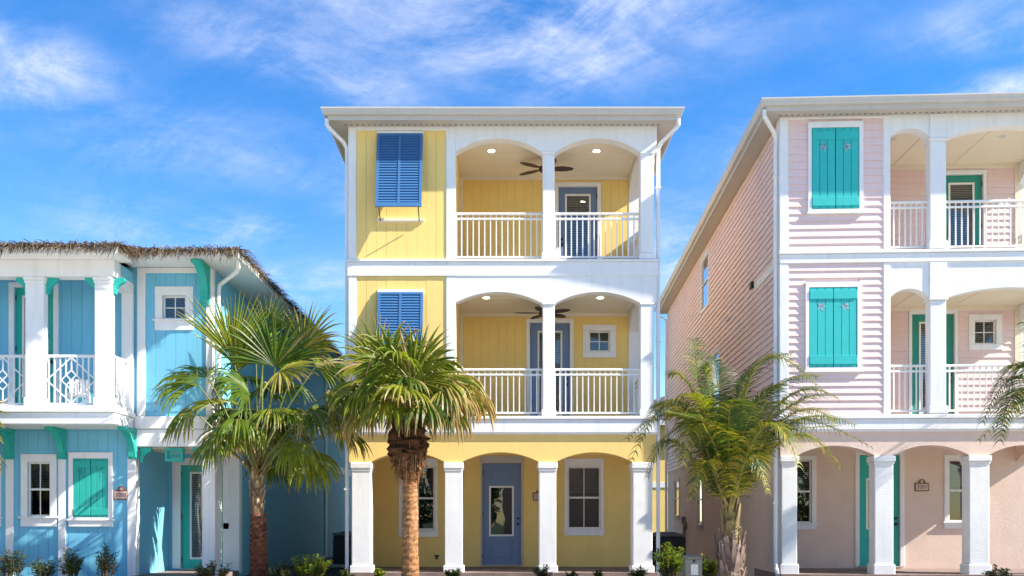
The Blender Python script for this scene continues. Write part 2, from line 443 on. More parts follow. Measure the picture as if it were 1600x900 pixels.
# ------------------------------------------------------------------ house parts
def window(root, x0, x1, z0, z1, y, trim=0.10, head=None, sill=True, nx=2, ny=2, sash=True, blinds='blind_dark', drop=0.45,
           basis=None, trim_mat='white', sill_w=0.04, sill_h=0.13, sash_m='vinyl', proud=0.035, rec=.0):
    """opening x0..x1, z0..z1 in a wall whose face is at y; returns the hole"""
    head = trim if head is None else head
    m = MB(basis)
    m.box(x0 - trim, x0, y - proud, y + 0.02, z0, z1, .006)
    m.box(x1, x1 + trim, y - proud, y + 0.02, z0, z1, .006)
    m.box(x0 - trim - .001, x1 + trim + .001, y - proud - .003, y + 0.02, z1, z1 + head, .006)
    wnd = m.build('window', M[trim_mat], root)
    m = MB(basis)
    if sill:
        m.box(x0 - trim - sill_w, x1 + trim + sill_w, y - proud - .035, y + .02, z0 - .035, z0, .006)
        m.box(x0 - trim - .002, x1 + trim + .002, y - proud, y + .02, z0 - sill_h, z0 - .035, .005)
    else:
        m.box(x0 - trim - .001, x1 + trim + .001, y - proud - .003, y + .02, z0 - trim, z0, .006)
    m.build('sill', M[trim_mat], wnd)
    y_wall = y; y = y - rec
    m = MB(basis)                                   # sash frame
    t = .035
    m.sheet(x0, x1, z0, z1, y + .03, y + .07, [(x0 + t, x1 - t, z0 + t, z1 - t)])
    m.build('frame', M[sash_m], wnd)
    zm = (z0 + z1) / 2
    if sash:
        m = MB(basis); m.box(x0 + t, x1 - t, y + .025, y + .068, zm - .022, zm + .022, .004); m.build('meeting_rail', M[sash_m], wnd)
    for i in range(1, nx):
        x = x0 + (x1 - x0) * i / nx
        m = MB(basis); m.box(x - .009, x + .009, y + .045, y + .062, z0 + t, z1 - t); m.build('muntin', M[sash_m], wnd)
    if not sash:
        for j in range(1, ny):
            z = z0 + (z1 - z0) * j / ny
            m = MB(basis); m.box(x0 + t, x1 - t, y + .046, y + .0615, z - .009, z + .009); m.build('muntin', M[sash_m], wnd)
    m = MB(basis); m.quad((x0 + t, y + .055, z0 + t), (x1 - t, y + .055, z0 + t), (x1 - t, y + .055, z1 - t), (x0 + t, y + .055, z1 - t))
    m.build('pane', M['glass'], wnd)
    if blinds:
        m = MB(basis); z = z1 - t - .02
        while z > z1 - (z1 - z0) * drop:
            m.quad((x0 + t, y + .10, z - .016), (x1 - t, y + .10, z - .016), (x1 - t, y + .125, z + .016), (x0 + t, y + .125, z + .016)); z -= .045
        b = m.build('blind', M[blinds], wnd); b['kind'] = 'stuff'
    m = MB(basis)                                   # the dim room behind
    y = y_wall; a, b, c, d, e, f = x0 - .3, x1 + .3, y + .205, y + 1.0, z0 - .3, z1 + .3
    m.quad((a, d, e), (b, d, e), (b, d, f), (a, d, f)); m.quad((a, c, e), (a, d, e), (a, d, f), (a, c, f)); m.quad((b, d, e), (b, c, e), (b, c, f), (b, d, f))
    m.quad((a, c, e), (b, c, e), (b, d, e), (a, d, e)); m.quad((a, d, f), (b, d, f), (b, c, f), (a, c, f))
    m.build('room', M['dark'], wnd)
    return (x0, x1, z0, z1)


def door(root, x0, x1, z0, z1, y, glass, mt, trim=0.09, head=0.10, blinds='blind', panels=(), knob_right=True, label=None, trim_mat='white', hinge=True):
    """slab x0..x1 in a wall face y; glass = (gx0, gx1, gz0, gz1)"""
    d = MB(); yd = y + .05
    holes = [glass] + [(p[0] + .0, p[1], p[2], p[3]) for p in panels]
    d.sheet(x0, x1, z0, z1, yd, yd + .045, holes)
    dr = d.build('door', M[mt], root)
    if label: dr['label'] = label
    for p in panels:
        m = MB(); m.box(p[0], p[1], yd + .012, yd + .03, p[2], p[3]); m.box(p[0] + .04, p[1] - .04, yd + .003, yd + .02, p[2] + .04, p[3] - .04, .008)
        m.build('panel', M[mt], dr)
    m = MB()
    m.box(x0 - trim, x0 - .006, y - .03, y + .1, z0, z1 + .006, .006); m.box(x1 + .006, x1 + trim, y - .03, y + .1, z0, z1 + .006, .006)
    m.box(x0 - trim - .001, x1 + trim + .001, y - .033, y + .1, z1 + .006, z1 + head, .006)
    m.build('door_frame', M[trim_mat], dr)
    g = glass; t = .028
    m = MB(); m.sheet(g[0] - .012, g[1] + .012, g[2] - .012, g[3] + .012, yd - .012, yd + .02, [(g[0] + t, g[1] - t, g[2] + t, g[3] - t)])
    m.build('glazing_bead', M['vinyl'], dr)
    m = MB(); m.quad((g[0], yd + .015, g[2]), (g[1], yd + .015, g[2]), (g[1], yd + .015, g[3]), (g[0], yd + .015, g[3])); m.build('pane', M['glass'], dr)
    if blinds:
        m = MB(); z = g[3] - .03
        while z > g[2] + .03:
            m.quad((g[0] + .02, yd + .03, z - .014), (g[1] - .02, yd + .03, z - .014), (g[1] - .02, yd + .05, z + .014), (g[0] + .02, yd + .05, z + .014)); z -= .04
        b = m.build('blind', M[blinds], dr); b['kind'] = 'stuff'
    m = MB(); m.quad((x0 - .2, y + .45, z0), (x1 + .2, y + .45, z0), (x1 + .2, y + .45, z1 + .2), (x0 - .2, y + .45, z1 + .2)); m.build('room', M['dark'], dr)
    kx = x1 - .07 if knob_right else x0 + .07
    for kz, r in ((z0 + .95, .03), (z0 + 1.08, .026)):
        m = MB(); m.tube([(kx, yd + .002, kz), (kx, yd - .02, kz), (kx, yd - .035, kz), (kx, yd - .06, kz), (kx, yd - .07, kz)], [r * 1.1, r, r * .5, r, r * .5], 10)
        m.build('handle', M['black'], dr, smooth=True)
    if hinge:
        hx = x0 if knob_right else x1
        for hz in (z0 + .2, (z0 + z1) / 2, z1 - .2):
            m = MB(); m.box(hx - .012, hx + .012, yd - .014, yd - .001, hz - .05, hz + .05); m.build('hinge', M['black'], dr)
    m = MB(); m.box(x0 - .03, x1 + .03, y - .05, y + .1, z0 - .025, z0 - .003, .004); m.build('threshold', M['concrete'], dr)
    return (x0 - .004, x1 + .004, z0 - .03, z1 + .02)


def boards(parent, x0, x1, z0, z1, y, w, mt, holes=(), gap=.0035, thick=.016, name='board', basis=None):
    """upright boards with open joints standing proud of the wall face y"""
    n = max(1, round((x1 - x0) / w)); w = (x1 - x0) / n; r = random.Random(int(x0 * 100 + z0 * 10))
    for i in range(n):
        a, b = x0 + i * w + gap / 2, x0 + (i + 1) * w - gap / 2
        pieces = [(a, b, z0, z1)]
        for h in holes:
            nxt = []
            for p in pieces:
                if h[1] <= p[0] or h[0] >= p[1] or h[3] <= p[2] or h[2] >= p[3]: nxt.append(p); continue
                if h[3] < p[3]: nxt.append((p[0], p[1], h[3], p[3]))
                if h[2] > p[2]: nxt.append((p[0], p[1], p[2], h[2]))
                lo, hi = max(p[2], h[2]), min(p[3], h[3])
                if h[0] > p[0] + .01: nxt.append((p[0], h[0], lo, hi))
                if h[1] < p[1] - .01: nxt.append((h[1], p[1], lo, hi))
            pieces = nxt
        dy = r.uniform(0, .0025)
        for p in pieces:
            m = MB(basis); m.box(p[0], p[1], y - thick - dy, y + .004, p[2], p[3], .0025); m.build(name, M[mt], parent)


def siding(parent, x0, x1, z0, z1, y, pitch, mt, holes=(), basis=None):
    """lapped horizontal planks, each a wedge standing proud at its lower edge"""
    n = round((z1 - z0) / pitch); pitch = (z1 - z0) / n
    for i in range(n):
        za, zb = z0 + i * pitch, z0 + (i + 1) * pitch
        xs = [(x0, x1)]
        for h in holes:
            if h[2] < zb and h[3] > za:
                xs = [q for p in xs for q in ([p] if h[1] <= p[0] or h[0] >= p[1] else [s_ for s_ in ((p[0], h[0]), (h[1], p[1])) if s_[1] - s_[0] > .005])]
        for a, b in xs:
            m = MB(basis)
            m.prism_x([(y + .004, za), (y - .026, za), (y - .024, za + .01), (y - .004, zb - .0005), (y + .004, zb - .0005)][::-1] if basis is None else
                      [(y + .004, za), (y - .026, za), (y - .024, za + .01), (y - .004, zb - .0005), (y + .004, zb - .0005)], a, b)
            m.build('plank', M[mt], parent)


def railing(root, x0, x1, y, zf, basis=None, pitch=.117, top=1.0, ends=True):
    """white metal railing: two top rails, a bottom rail, square balusters"""
    m = MB(basis)
    m.box(x0, x1, y - .03, y + .03, zf + top - .045, zf + top, .008)
    r = m.build('railing', M['vinyl'], root)
    for za_, zb_ in ((top - .15, top - .11), (.05, .09)):
        m = MB(basis); m.box(x0, x1, y - .02, y + .02, zf + za_, zf + zb_, .006); m.build('rail', M['vinyl'], r)
    n = max(1, round((x1 - x0) / pitch)); st = (x1 - x0) / n
    m = MB(basis); zt = top - .045
    m.box(-.0115, .0115, -.0115, .0115, zf + .088, zf + zt + .002)
    if basis:
        o, ax, ay = basis
        mm = MB(); mm.box(-.0115, .0115, -.0115, .0115, zf + .088, zf + zt + .002)
        me = mm.mesh('baluster', M['vinyl'])
    else:
        me = m.mesh('baluster', M['vinyl'])
    for i in range(n + 1):
        if not ends and i in (0, n): continue
        x = x0 + st * i
        x = min(max(x, x0 + .013), x1 - .013)
        p = (x, y, 0)
        if basis: p = (o[0] + x * ax[0] + y * ay[0], o[1] + x * ax[1] + y * ay[1], 0)
        place('baluster', me, r, p)
    return r


def column(root, x0, x1, y0, y1, z0, z1, mt='white', cap=.14, capw=.03, base=.18, basew=.03, label=None, neck=True):
    m = MB()
    m.box(x0, x1, y0, y1, z0 + base, z1 - cap, .012)
    m.box(x0 - basew, x1 + basew, y0 - basew, y1 + basew, z0, z0 + base, .015)
    m.box(x0 - capw, x1 + capw, y0 - capw, y1 + capw, z1 - cap, z1, .015)
    if neck: m.box(x0 - capw * .5, x1 + capw * .5, y0 - capw * .5, y1 + capw * .5, z1 - cap - .05, z1 - cap, .01)
    return m.build('column', M[mt], root)


def downspout(root, pts, sec=.045, name='downspout'):
    m = MB(); m.tube(pts, sec, 8); o = m.build(name, M['white'], root)
    return o


def eave_roof(root, x0, x1, y0, y1, zs, ov, gut_h=.15, rise=1.3, soffit_mat='cream'):
    """hip roof with boxed eaves: soffit, fascia, gutter, vents"""
    a, b, c, d = x0 - ov, x1 + ov, y0 - ov, y1 + ov
    zt = zs + .20
    m = MB(); mx = (b - a) / 2
    p = [m.P(q) for q in ((a, c, zt), (b, c, zt), (b, d, zt), (a, d, zt), (a + mx, c + mx, zt + rise), (a + mx, d - mx, zt + rise))]
    m.F(p[0], p[1], p[4]); m.F(p[1], p[2], p[5], p[4]); m.F(p[2], p[3], p[5]); m.F(p[3], p[0], p[4], p[5])
    roof = m.build('roof', M['shingle'], root)
    m = MB()
    i0, i1, j0, j1 = x0 + .1, x1 - .1, y0 + .1, y1 - .1
    def ring(z, up):
        q = [((a, c), (b, c), (i1, j0), (i0, j0)), ((b, c), (b, d), (i1, j1), (i1, j0)), ((b, d), (a, d), (i0, j1), (i1, j1)), ((a, d), (a, c), (i0, j0), (i0, j1))]
        for f in q:
            f = [(x, y, z) for x, y in f]
            m.quad(*(f if up else f[::-1]))
    ring(zs, False)
    m.build('soffit', M[soffit_mat], roof)
    m = MB()
    for q in ((a, b, c, c + .02), (a, b, d - .02, d)): m.box(q[0], q[1], q[2], q[3], zs - .012, zt)
    for q in ((a, a + .02), (b - .02, b)): m.box(q[0], q[1], c + .021, d - .021, zs - .012, zt)
    m.build('fascia', M['gutter'], roof)
    # ogee gutter, front and both sides, mitred at the corners
    prof = [(0.0, 0.03), (.075, .04), (.095, .07), (.10, .10), (.125, .145), (.125, gut_h + .02), (.105, gut_h + .02), (.0, gut_h + .0)]
    m = MB(); n = len(prof); zb = zs + .035
    rings = []
    for (px0, py0, sx_, sy_) in ((a, d, -1, 0), (a, c, -1, -1), (b, c, 1, -1), (b, d, 1, 0)):
        rings.append([m.P((px0 + o_ * sx_ * 1.0, py0 + o_ * sy_, zb + h_)) for o_, h_ in prof])
    for r0, r1 in zip(rings, rings[1:]):
        for k in range(n): m.F(r0[k], r1[k], r1[(k + 1) % n], r0[(k + 1) % n])
    m.F(*rings[0][::-1]); m.F(*rings[-1])
    m.build('gutter', M['gutter'], roof)
    # vent slots near the wall
    m = MB(); x = a + .3
    while x < b - .3:
        m.box(x, x + .05, y0 - .13, y0 - .085, zs - .004, zs + .002); x += .12
    v = m.build('soffit_vent', M['blind_dark'], roof); v['kind'] = 'stuff'
    return roof


def ceiling_light(loc, lit, label):
    t = thing('ceiling_light', label, 'ceiling light', loc, 0, 'downlights in the balcony ceilings')
    m = MB(); m.lathe([(.095, 0), (.095, -.012), (.075, -.014)], n=20); m.build('trim_ring', M['vinyl'], t, smooth=False)
    m = MB(); m.lathe([(.07, -.0145), (.07, -.018), (.03, -.022)], n=20); m.build('lens', M['lamp' if lit else 'lens'], t)
    return t


def ceiling_fan(loc, a0, label, drop=.28, zc=.3):
    t = thing('ceiling_fan', label, 'ceiling fan', loc, a0, 'balcony ceiling fans')
    m = MB(); m.lathe([(.075, zc), (.07, zc - .05), (.03, zc - .07)], n=16); m.build('canopy', M['fanwood'], t, smooth=True)
    m = MB(); m.lathe([(.013, zc - .06), (.013, .06)], n=8); m.build('rod', M['fanwood'], t)
    m = MB(); m.lathe([(.04, .075), (.10, .05), (.115, 0), (.10, -.04), (.06, -.07), (.02, -.075)], n=18); m.build('motor', M['fanwood'], t, smooth=True)
    m = MB(); k = 12; pr = []
    for i in range(k + 1):
        s_ = i / k; x = .11 + .54 * s_; hw = .024 + .085 * math.sin(math.pi * min(1, s_ * .97)) ** .8
        if i == k: hw = .015
        pr.append((x, hw))
    top = [[m.P((x, -h, .012 + h * .12)), m.P((x, h, .012 - h * .12))] for x, h in pr]
    bot = [[m.P((x, -h, .002 + h * .12)), m.P((x, h, .002 - h * .12))] for x, h in pr]
    for i in range(k):
        m.F(top[i][0], top[i + 1][0], top[i + 1][1], top[i][1]); m.F(bot[i][0], bot[i][1], bot[i + 1][1], bot[i + 1][0])
        m.F(top[i][0], bot[i][0], bot[i + 1][0], top[i + 1][0]); m.F(top[i][1], top[i + 1][1], bot[i + 1][1], bot[i][1])
    m.F(top[k][0], bot[k][0], bot[k][1], top[k][1]); m.F(top[0][0], top[0][1], bot[0][1], bot[0][0])
    me = m.mesh('blade', M['fanwood'])
    for i in range(5): place('blade', me, t, (0, 0, 0), (0, 0, i * 2 * math.pi / 5))
    return t


def plaque(loc, rz, text, label, wdt=.32, hgt=.19):
    t = thing('house_number_plaque', label, 'plaque', loc, rz, 'house number plaques beside the doors')
    m = MB(); m.box(-wdt / 2, wdt / 2, -.02, 0, -hgt / 2, hgt / 2, .008)
    arc = [(-wdt * .27, hgt / 2), (-wdt * .2, hgt * .78), (-wdt * .08, hgt * .93), (wdt * .08, hgt * .93), (wdt * .2, hgt * .78), (wdt * .27, hgt / 2)]
    m.prism_y(arc[::-1], -.018, -.002); m.build('back_plate', M['bronze'], t)
    m = MB(); m.box(-wdt / 2 + .025, wdt / 2 - .025, -.024, -.0205, -hgt / 2 + .025, hgt / 2 - .025); m.build('face', M['plaque'], t)
    m = MB(); m.lathe([(.03, 0), (.03, .006)], n=12); e = m.build('emblem', M['plaque'], t, (0, -.0185, hgt * .64)); e.rotation_euler = (R(90), 0, 0)
    cu = bpy.data.curves.new('numerals', 'FONT'); cu.body = text; cu.size = .115; cu.extrude = .003; cu.align_x = 'CENTER'; cu.align_y = 'CENTER'
    tmp = bpy.data.objects.new('numerals', cu); COL.objects.link(tmp)
    bpy.context.view_layer.update()
    me = bpy.data.meshes.new_from_object(tmp.evaluated_get(bpy.context.evaluated_depsgraph_get()))
    bpy.data.objects.remove(tmp)
    me.materials.clear(); me.materials.append(M['bronze'])
    place('numerals', me, t, (0, -.028, 0), (R(90), 0, 0))
    return t


# ================================================================== GROUND
def slab(name, x0, x1, y0, y1, z, mt, thick=None):
    m = MB()
    if thick: m.box(x0, x1, y0, y1, z - thick, z, .02)
    else: m.quad((x0, y0, z), (x1, y0, z), (x1, y1, z), (x0, y1, z))
    return tag(m.build(name, M[mt]), kind='structure')


m = MB()
m.quad((-900, 14.2, 0), (900, 14.2, 0), (900, 1600, 0), (-900, 1600, 0))
m.quad((-900, 11.9, -.15), (900, 11.9, -.15), (900, 14.2, 0), (-900, 14.2, 0))
m.quad((-900, -900, -.36), (900, -900, -.36), (900, 11.9, -.36), (-900, 11.9, -.36))
tag(m.build('ground', M['grass']), kind='structure')
slab('pavement', -200, 200, 10.2, 11.9, -.13, 'concrete', .3)
slab('kerb', -200, 200, 9.95, 10.195, -.14, 'concrete', .3)
slab('road', -200, 200, -7.5, 9.95, -.30, 'concrete')
slab('mulch_bed', -12.5, 13.5, 17.3, 21.3, .012, 'mulch')
slab('side_yard', -5.74, -3.15, 19.9, 39, .016, 'mulch')
slab('side_yard_gravel', 3.3, 6.7, 19.9, 38, .016, 'concrete')
slab('bounce_paving', -60, 60, 12.0, 17.25, .004, 'concrete')  # unseen pale paving, added and extended to bounce fill light onto the fronts

# ================================================================== YELLOW HOUSE
F1, F2, F3 = .18, 3.44, 6.70
Hy = House('yellow_house', 'three-storey yellow house with white trim, arched balconies and blue louvred shutters', -3.13, 20.0, 0)
r = Hy.root; U = Hy.U; Z = Hy.Z
W = 6.40; YB = 2.38; DEP = 17.5; ZT = 9.46

# ground floor back wall with door and windows
bw = lambda px: U(px, YB)
bz = lambda py: Z(py, 0, YB)
holes = []
holes.append(window(r, bw(628), bw(679), bz(828), bz(729), YB, trim=.075, head=.19, blinds='blind_dark', drop=.42, sill_h=.16, sill_w=.02))
holes.append(window(r, bw(887), bw(938.5), bz(826), bz(729), YB, trim=.075, head=.19, blinds='blind_dark', drop=.42, sill_h=.16, sill_w=.02))
dx0, dx1 = bw(754), bw(814); dz1 = bz(724.5)
gl = (bw(765), bw(802), bz(837), bz(760))
holes.append(door(r, dx0, dx1, F1 + .05, dz1, YB, gl, 'door_blue', trim=.05, head=.18, blinds=None, knob_right=True, trim_mat='cream',
                  panels=[(bw(765), bw(802), bz(874), bz(846)), (bw(765), bw(802), bz(751), bz(733))], label='slate blue front door with one tall pane of glass'))
m = MB(); m.sheet(.16, W - .0, F1, 2.95, YB, YB + .2, holes)
m.build('back_wall', M['yellow_stucco'], r)
m = MB(); m.box(bw(679), bw(686), YB - .03, YB - .001, bz(870), bz(867)); m.box(bw(681), bw(684), YB - .02, YB - .001, bz(874), bz(867)); m.build('hose_bib', M['black'], r)
# body
m = MB()
m.box(0, .2, 0.28, DEP, .0, ZT - .02); m.box(W - .2, W, YB + .21, DEP, 0, ZT - .02); m.box(.2, W - .2, DEP - .2, DEP, 0, ZT - .02)
m.build('side_wall', M['bounce_yellow'], r)
m = MB(); m.box(.2, W - .2, .3, YB + .2, 2.95, 3.05)
m.build('porch_ceiling', M['ceil_y'], r)
m = MB(); m.box(-.02, W + .02, -.12, YB + .0, -.1, F1); m.box(-.02, W + .02, -.5, -.121, -.1, F1 - .14)
m.build('porch_floor', M['paver'], r)

# ground floor arcade
cols = [(549.5, 579), (695, 722), (842.5, 869), (989, 1019.5)]
cx = [(U(a), U(b)) for a, b in cols]
zs1, za1 = Z(722.5), Z(706.5); ztop1 = 3.06
m = MB()
for (a, b), (c, d) in zip(cx, cx[1:]): m.arch(b - .015, c + .015, zs1, za1, ztop1, .02, .36)
edges = [(.0, cx[0][1] - .015)] + [(cx[i][0] + .015, cx[i][1] - .015) for i in (1, 2)] + [(cx[3][0] + .015, W)]
for a, b in edges: m.box(a, b, .02, .36, zs1, ztop1)
m.build('arch_wall', M['yellow_stucco'], r)
for a, b in cx: column(r, a, b, .0, .37, F1 - .06, zs1, 'white_stucco', cap=.13, capw=.03, base=.2, basew=.035)
# right side arch of the porch
m = MB(SIDE(W)); m.arch(-YB - .2, -.37, zs1, za1 + .05, ztop1, -.3, -.02); m.build('side_arch', M['yellow_stucco'], r)

# bands between storeys
m = MB()
m.box(-.03, W + .03, -.045, YB, 3.085, 3.36, .01); m.box(-.05, W + .05, -.075, .1, 3.362, 3.43, .012); m.box(-.02, W + .02, -.02, .2, 3.05, 3.083)
m.build('storey_band', M['white'], r)
m = MB()
sm_ = U(648); m.box(-.03, sm_ - .002, -.045, .2, 6.345, 6.635, .006); m.box(sm_ + .002, W + .03, -.045, YB, 6.345, 6.635, .006); m.box(-.05, W + .05, -.075, .1, 6.637, 6.69, .012)
m.build('storey_band', M['white'], r)
m = MB(); m.box(.1, W - .02, .02, YB, 3.40, F2 - .003); m.build('balcony_floor', M['concrete'], r)
m = MB(); m.box(.1, W - .02, .02, YB, 6.65, F3 - .003); m.build('balcony_floor', M['concrete'], r)

xpost0, xpost1 = U(697), U(712)
for k, (zf, zband, py_s, py_a, zc, zpan0) in enumerate(((F2, 6.345, 473, 456.5, 6.10, 3.43), (F3, ZT, 237.5, 217, 9.28, 6.69))):
    # left panel of upright boards
    m = MB(); m.box(.14, xpost0 + .05, .02, .2, zpan0, zband); pan = m.build('panel_wall', M['yellow'], r)
    boards(pan, U(557), xpost0, zpan0 + .002, zband - .002 - (.085 if k else 0), .0, .198, 'yellow', thick=.012)
    m = MB(); m.box(-.012, U(557), -.03, .25, zpan0 + .0, zband, .01); m.build('corner_trim', M['white'], r)
    zs, za = Z(py_s), Z(py_a)
    c0, c1, c2, c3 = U(848), U(866.5), U(1000.5), U(1021.5)
    m = MB()
    m.box(xpost0, xpost1, -.03, .26, zpan0, zband, .01)
    m.build('post', M['white'], r)
    m = MB()
    m.arch(xpost1, c0 - .04, zs, za, zband, -.028, .24); m.arch(c1 + .04, c2 - .02, zs, za, zband, -.028, .24)
    m.box(c0 - .04, c1 + .04, -.028, .24, zs, zband); m.box(c2 - .02, W + .01, -.028, .24, zs, zband)
    m.build('arch_wall', M['white'], r)
    column(r, c0, c1, -.02, .23, zf, zs, 'white', cap=.05, capw=.025, base=.13, basew=.03, neck=False)
    column(r, c2, c3, -.02, .23, zf, zs, 'white', cap=.05, capw=.02, base=.13, basew=.02, neck=False)
    # inner cheek, ceiling, back wall
    m = MB(); m.box(xpost1 - .10, xpost1 - .002, .262, YB, zf, zc); m.build('inner_wall', M['yellow'], r)
    m = MB(); m.box(xpost1 - .1, W - .26, .242, YB + .1, zc, zc + .1); m.build('balcony_ceiling', M['ceil_y'], r)
    m = MB(); m.box(xpost1 + .6, W - .26, .9, .93, zc - .006, zc - .001); m.box(xpost1 + 1.9, xpost1 + 1.93, .26, YB, zc - .008, zc - .001)
    m.build('ceiling_batten', M['ceil_y'], r)
    xl, xr = xpost1 - .05, W - .251
    holes = []
    if k == 0:
        holes.append(door(r, bw(828.5), bw(890), F2 + .05, bz(505), YB, (bw(841), bw(878), F2 + .28, bz(517)), 'door_blue', blinds='blind', knob_right=True,
                          label='slate blue balcony door with blinds behind its glass'))
        holes.append(window(r, bw(920), bw(953), bz(549.5), bz(517), YB, trim=.14, sill=False, sash=False, blinds='blind_dark', drop=.97, nx=2, ny=2))
    else:
        holes.append(door(r, bw(873), bw(933), F3 + .05, bz(292), YB, (bw(884), bw(922.5), F3 + .28, bz(303)), 'door_blue', blinds='blind', knob_right=False,
                          label='slate blue balcony door with blinds behind its glass'))
    m = MB(); m.sheet(xl, xr, zf - .02, zc, YB, YB + .2, holes)
    wl = m.build('back_wall', M['yellow'], r)
    boards(wl, xl + .13, xr - .02, zf, zc - .09, YB - .001, .2, 'yellow', [(h[0] - .08, h[1] + .08, h[2] - .1, h[3] + .09) for h in holes], thick=.008, gap=.004)
    m = MB(); m.box(xl, xl + .12, YB - .03, YB - .001, zf, zc, .005); m.box(xl + .12, xr, YB - .025, YB - .001, zc - .085, zc, .005)
    m.build('wall_trim', M['ceil_y'], r)
    # right side: arch, rear post, railing
    m = MB(SIDE(W)); m.arch(-YB + .02, -.24, zs - .15, za - .02, zc + .1, -.25, .0)
    m.box(-YB - .2, -YB + .02, -.25, .0, zf, zc + .1, .0)
    m.build('side_arch', M['white'], r)
    railing(r, xpost1, c0, .1, zf); railing(r, c1, c2, .1, zf)
    railing(r, -YB + .03, -.24, -.12, zf, basis=SIDE(W))
    lw = Hy.ox
    nm = ('second', 'third')[k]
    for j, px in enumerate((760 if k == 0 else 768, 938 if k == 0 else 932)):
        ceiling_light((U(px, .8) + Hy.ox, 20.8, zc - .001), True, 'lit round downlight in the %s-floor balcony ceiling of the yellow house, %s bay' % (nm, ('left', 'right')[j]))
    ceiling_fan((U(850, 1.15) + Hy.ox, 21.15, zc - .28), R((39, 0)[k]), 'dark brown five-blade ceiling fan over the %s-floor balcony of the yellow house' % ('lower' if k == 0 else 'top'), zc=.28)

# frieze under the soffit over the panel
m = MB(); m.box(U(557), xpost0, -.03, .19, ZT - .085, ZT, .008); m.build('frieze', M['white'], r)
roof = eave_roof(r, 0, W, 0, DEP, ZT, .375)
# downspouts
for sx_, xw in ((-1, -.035), (1, W + .035)):
    xo = (-.40 if sx_ < 0 else W + .40)
    d = downspout(r, [(xo, -.35, ZT + .02), (xo, -.35, ZT - .10), (xo - sx_ * .06, -.30, ZT - .17), (xw + sx_ * .08, .0, ZT - .32), (xw + sx_ * .02, .06, ZT - .42), (xw + sx_ * .02, .08, ZT - .6), (xw + sx_ * .02, .08, .1)], .042)
    for zb in (8.2, 5.0, 1.9):
        m = MB(); m.box(xw + sx_ * .02 - .055, xw + sx_ * .02 + .055, .03, .1, zb, zb + .03); m.build('bracket_strap', M['white'], d)


def louvred_shutter(root, x0, x1, zt, h, p, label):
    """top-hung louvred shutter, propped out by p at its foot"""
    ang = math.asin(p / h)
    wdt = x1 - x0; t = .04; st = .055
    m = MB(); xm = wdt / 2
    m.sheet(0, wdt, -h, 0, -t / 2, t / 2, [(st, xm - st * .45, -h + .09, -.05), (xm + st * .45, wdt - st, -h + .09, -.05)])
    sh = place('shutter', m.mesh('shutter', M['shut_blue']), root, (x0, -.05, zt), (-ang, 0, 0))
    sh['label'] = label
    n = 26; ms = MB(); lw = xm - st * 1.45
    ms.prism_x([(-.019, -.036), (-.008, -.040), (.019, .028), (.009, .034)], 0, lw)
    me = ms.mesh('slat', M['shut_blue']); me2 = None
    for j in range(n):
        zz_ = -.075 - (h - .16) * j / (n - 1)
        for xx in (st, xm + st * .45): place('slat', me, sh, (xx, 0, zz_))
    for xx in (.07, wdt - .07):
        mm = MB(); mm.tube([(xx, .0, -h + .02), (xx, math.cos(ang) * p * .98, -h - .14 + 0 * p)], .011, 6); mm.build('prop_arm', M['black'], sh)
    m = MB(); m.box(x0 - .01, x1 + .01, -.055, -.005, zt - .01, zt + .06, .006); m.build('shutter_head', M['white'], root)
    return sh


louvred_shutter(r, U(590), U(661), Z(209, 0, -.05), 1.66, .34, 'blue louvred shutter of the top floor, propped open at its foot')
louvred_shutter(r, U(591), U(661.5), Z(457, 0, -.05), 1.66, .34, 'blue louvred shutter of the middle floor, partly behind palm leaves')
for zz_ in (Z(347), Z(347) - 3.26):
    m = MB(); m.box(U(589), U(663), -.08, -.013, zz_, zz_ + .06, .006); m.box(U(591), U(661), -.045, -.013, zz_ - .02, zz_); m.build('window_ledge', M['ceil_y'], r)
plaque((U(843, YB) + Hy.ox, 20 + YB - .002, bz(776)), 0, '3205', 'bronze house number plaque half hidden by a white column of the yellow house')

# ================================================================== PINK HOUSE
a = math.atan(73 / 1500)
Hp = House('pink_house', 'three-storey pale pink house with lapped siding and turquoise board shutters', 5.69, 19.4, a)
r = Hp.root; U = Hp.U
Zp = lambda py, px, v=0.0: Hp.Z(py, Hp.U(px, v), v)
W = U(1703); YB = 2.38; DEP = 18.0
bw = lambda px: U(px, YB)
bz = lambda py, px=1450: Zp(py, px, YB)
ZT = 9.40
P2, P3 = 3.40, 6.70
# ground floor
holes = []
holes.append(window(r, bw(1243 - 26), bw(1268), bz(817), bz(718), YB, trim=.10, head=.10, drop=.45, sill_h=.15, blinds='blind_dark'))
holes.append(window(r, bw(1482), bw(1533), bz(815), bz(718), YB, trim=.10, head=.10, drop=.45, sill_h=.15, blinds='blind_dark'))
holes.append(door(r, bw(1343), bw(1405.5), F1 + .05, bz(711), YB, (bw(1355), bw(1393), bz(826), bz(748)), 'teal', blinds=None, knob_right=True, trim=.10, trim_mat='white',
                  panels=[(bw(1355), bw(1393), bz(870), bz(838))], label='turquoise front door with one pane of glass'))
m = MB(); m.sheet(.2, bw(1588), F1, 2.95, YB, YB + .2, holes); m.build('back_wall', M['pink_stucco'], r)
m = MB(); m.box(.2, W - .2, .3, YB + .2, 2.95, 3.05); m.build('porch_ceiling', M['ceil_y'], r)
m = MB(); m.box(-.02, W + .02, -.12, YB, -.1, F1); m.box(-.02, W + .02, -.5, -.121, -.1, F1 - .14); m.build('porch_floor', M['paver'], r)
cols = [(1229, 1245.5), (1367, 1396), (1515, 1546), (1664, 1696)]
cx = [(U(a_), U(b_)) for a_, b_ in cols]; cx[0] = (0.02, cx[0][1])
zs1, za1, ztop1 = Zp(712, 1378), Zp(696, 1300), 3.06
m = MB()
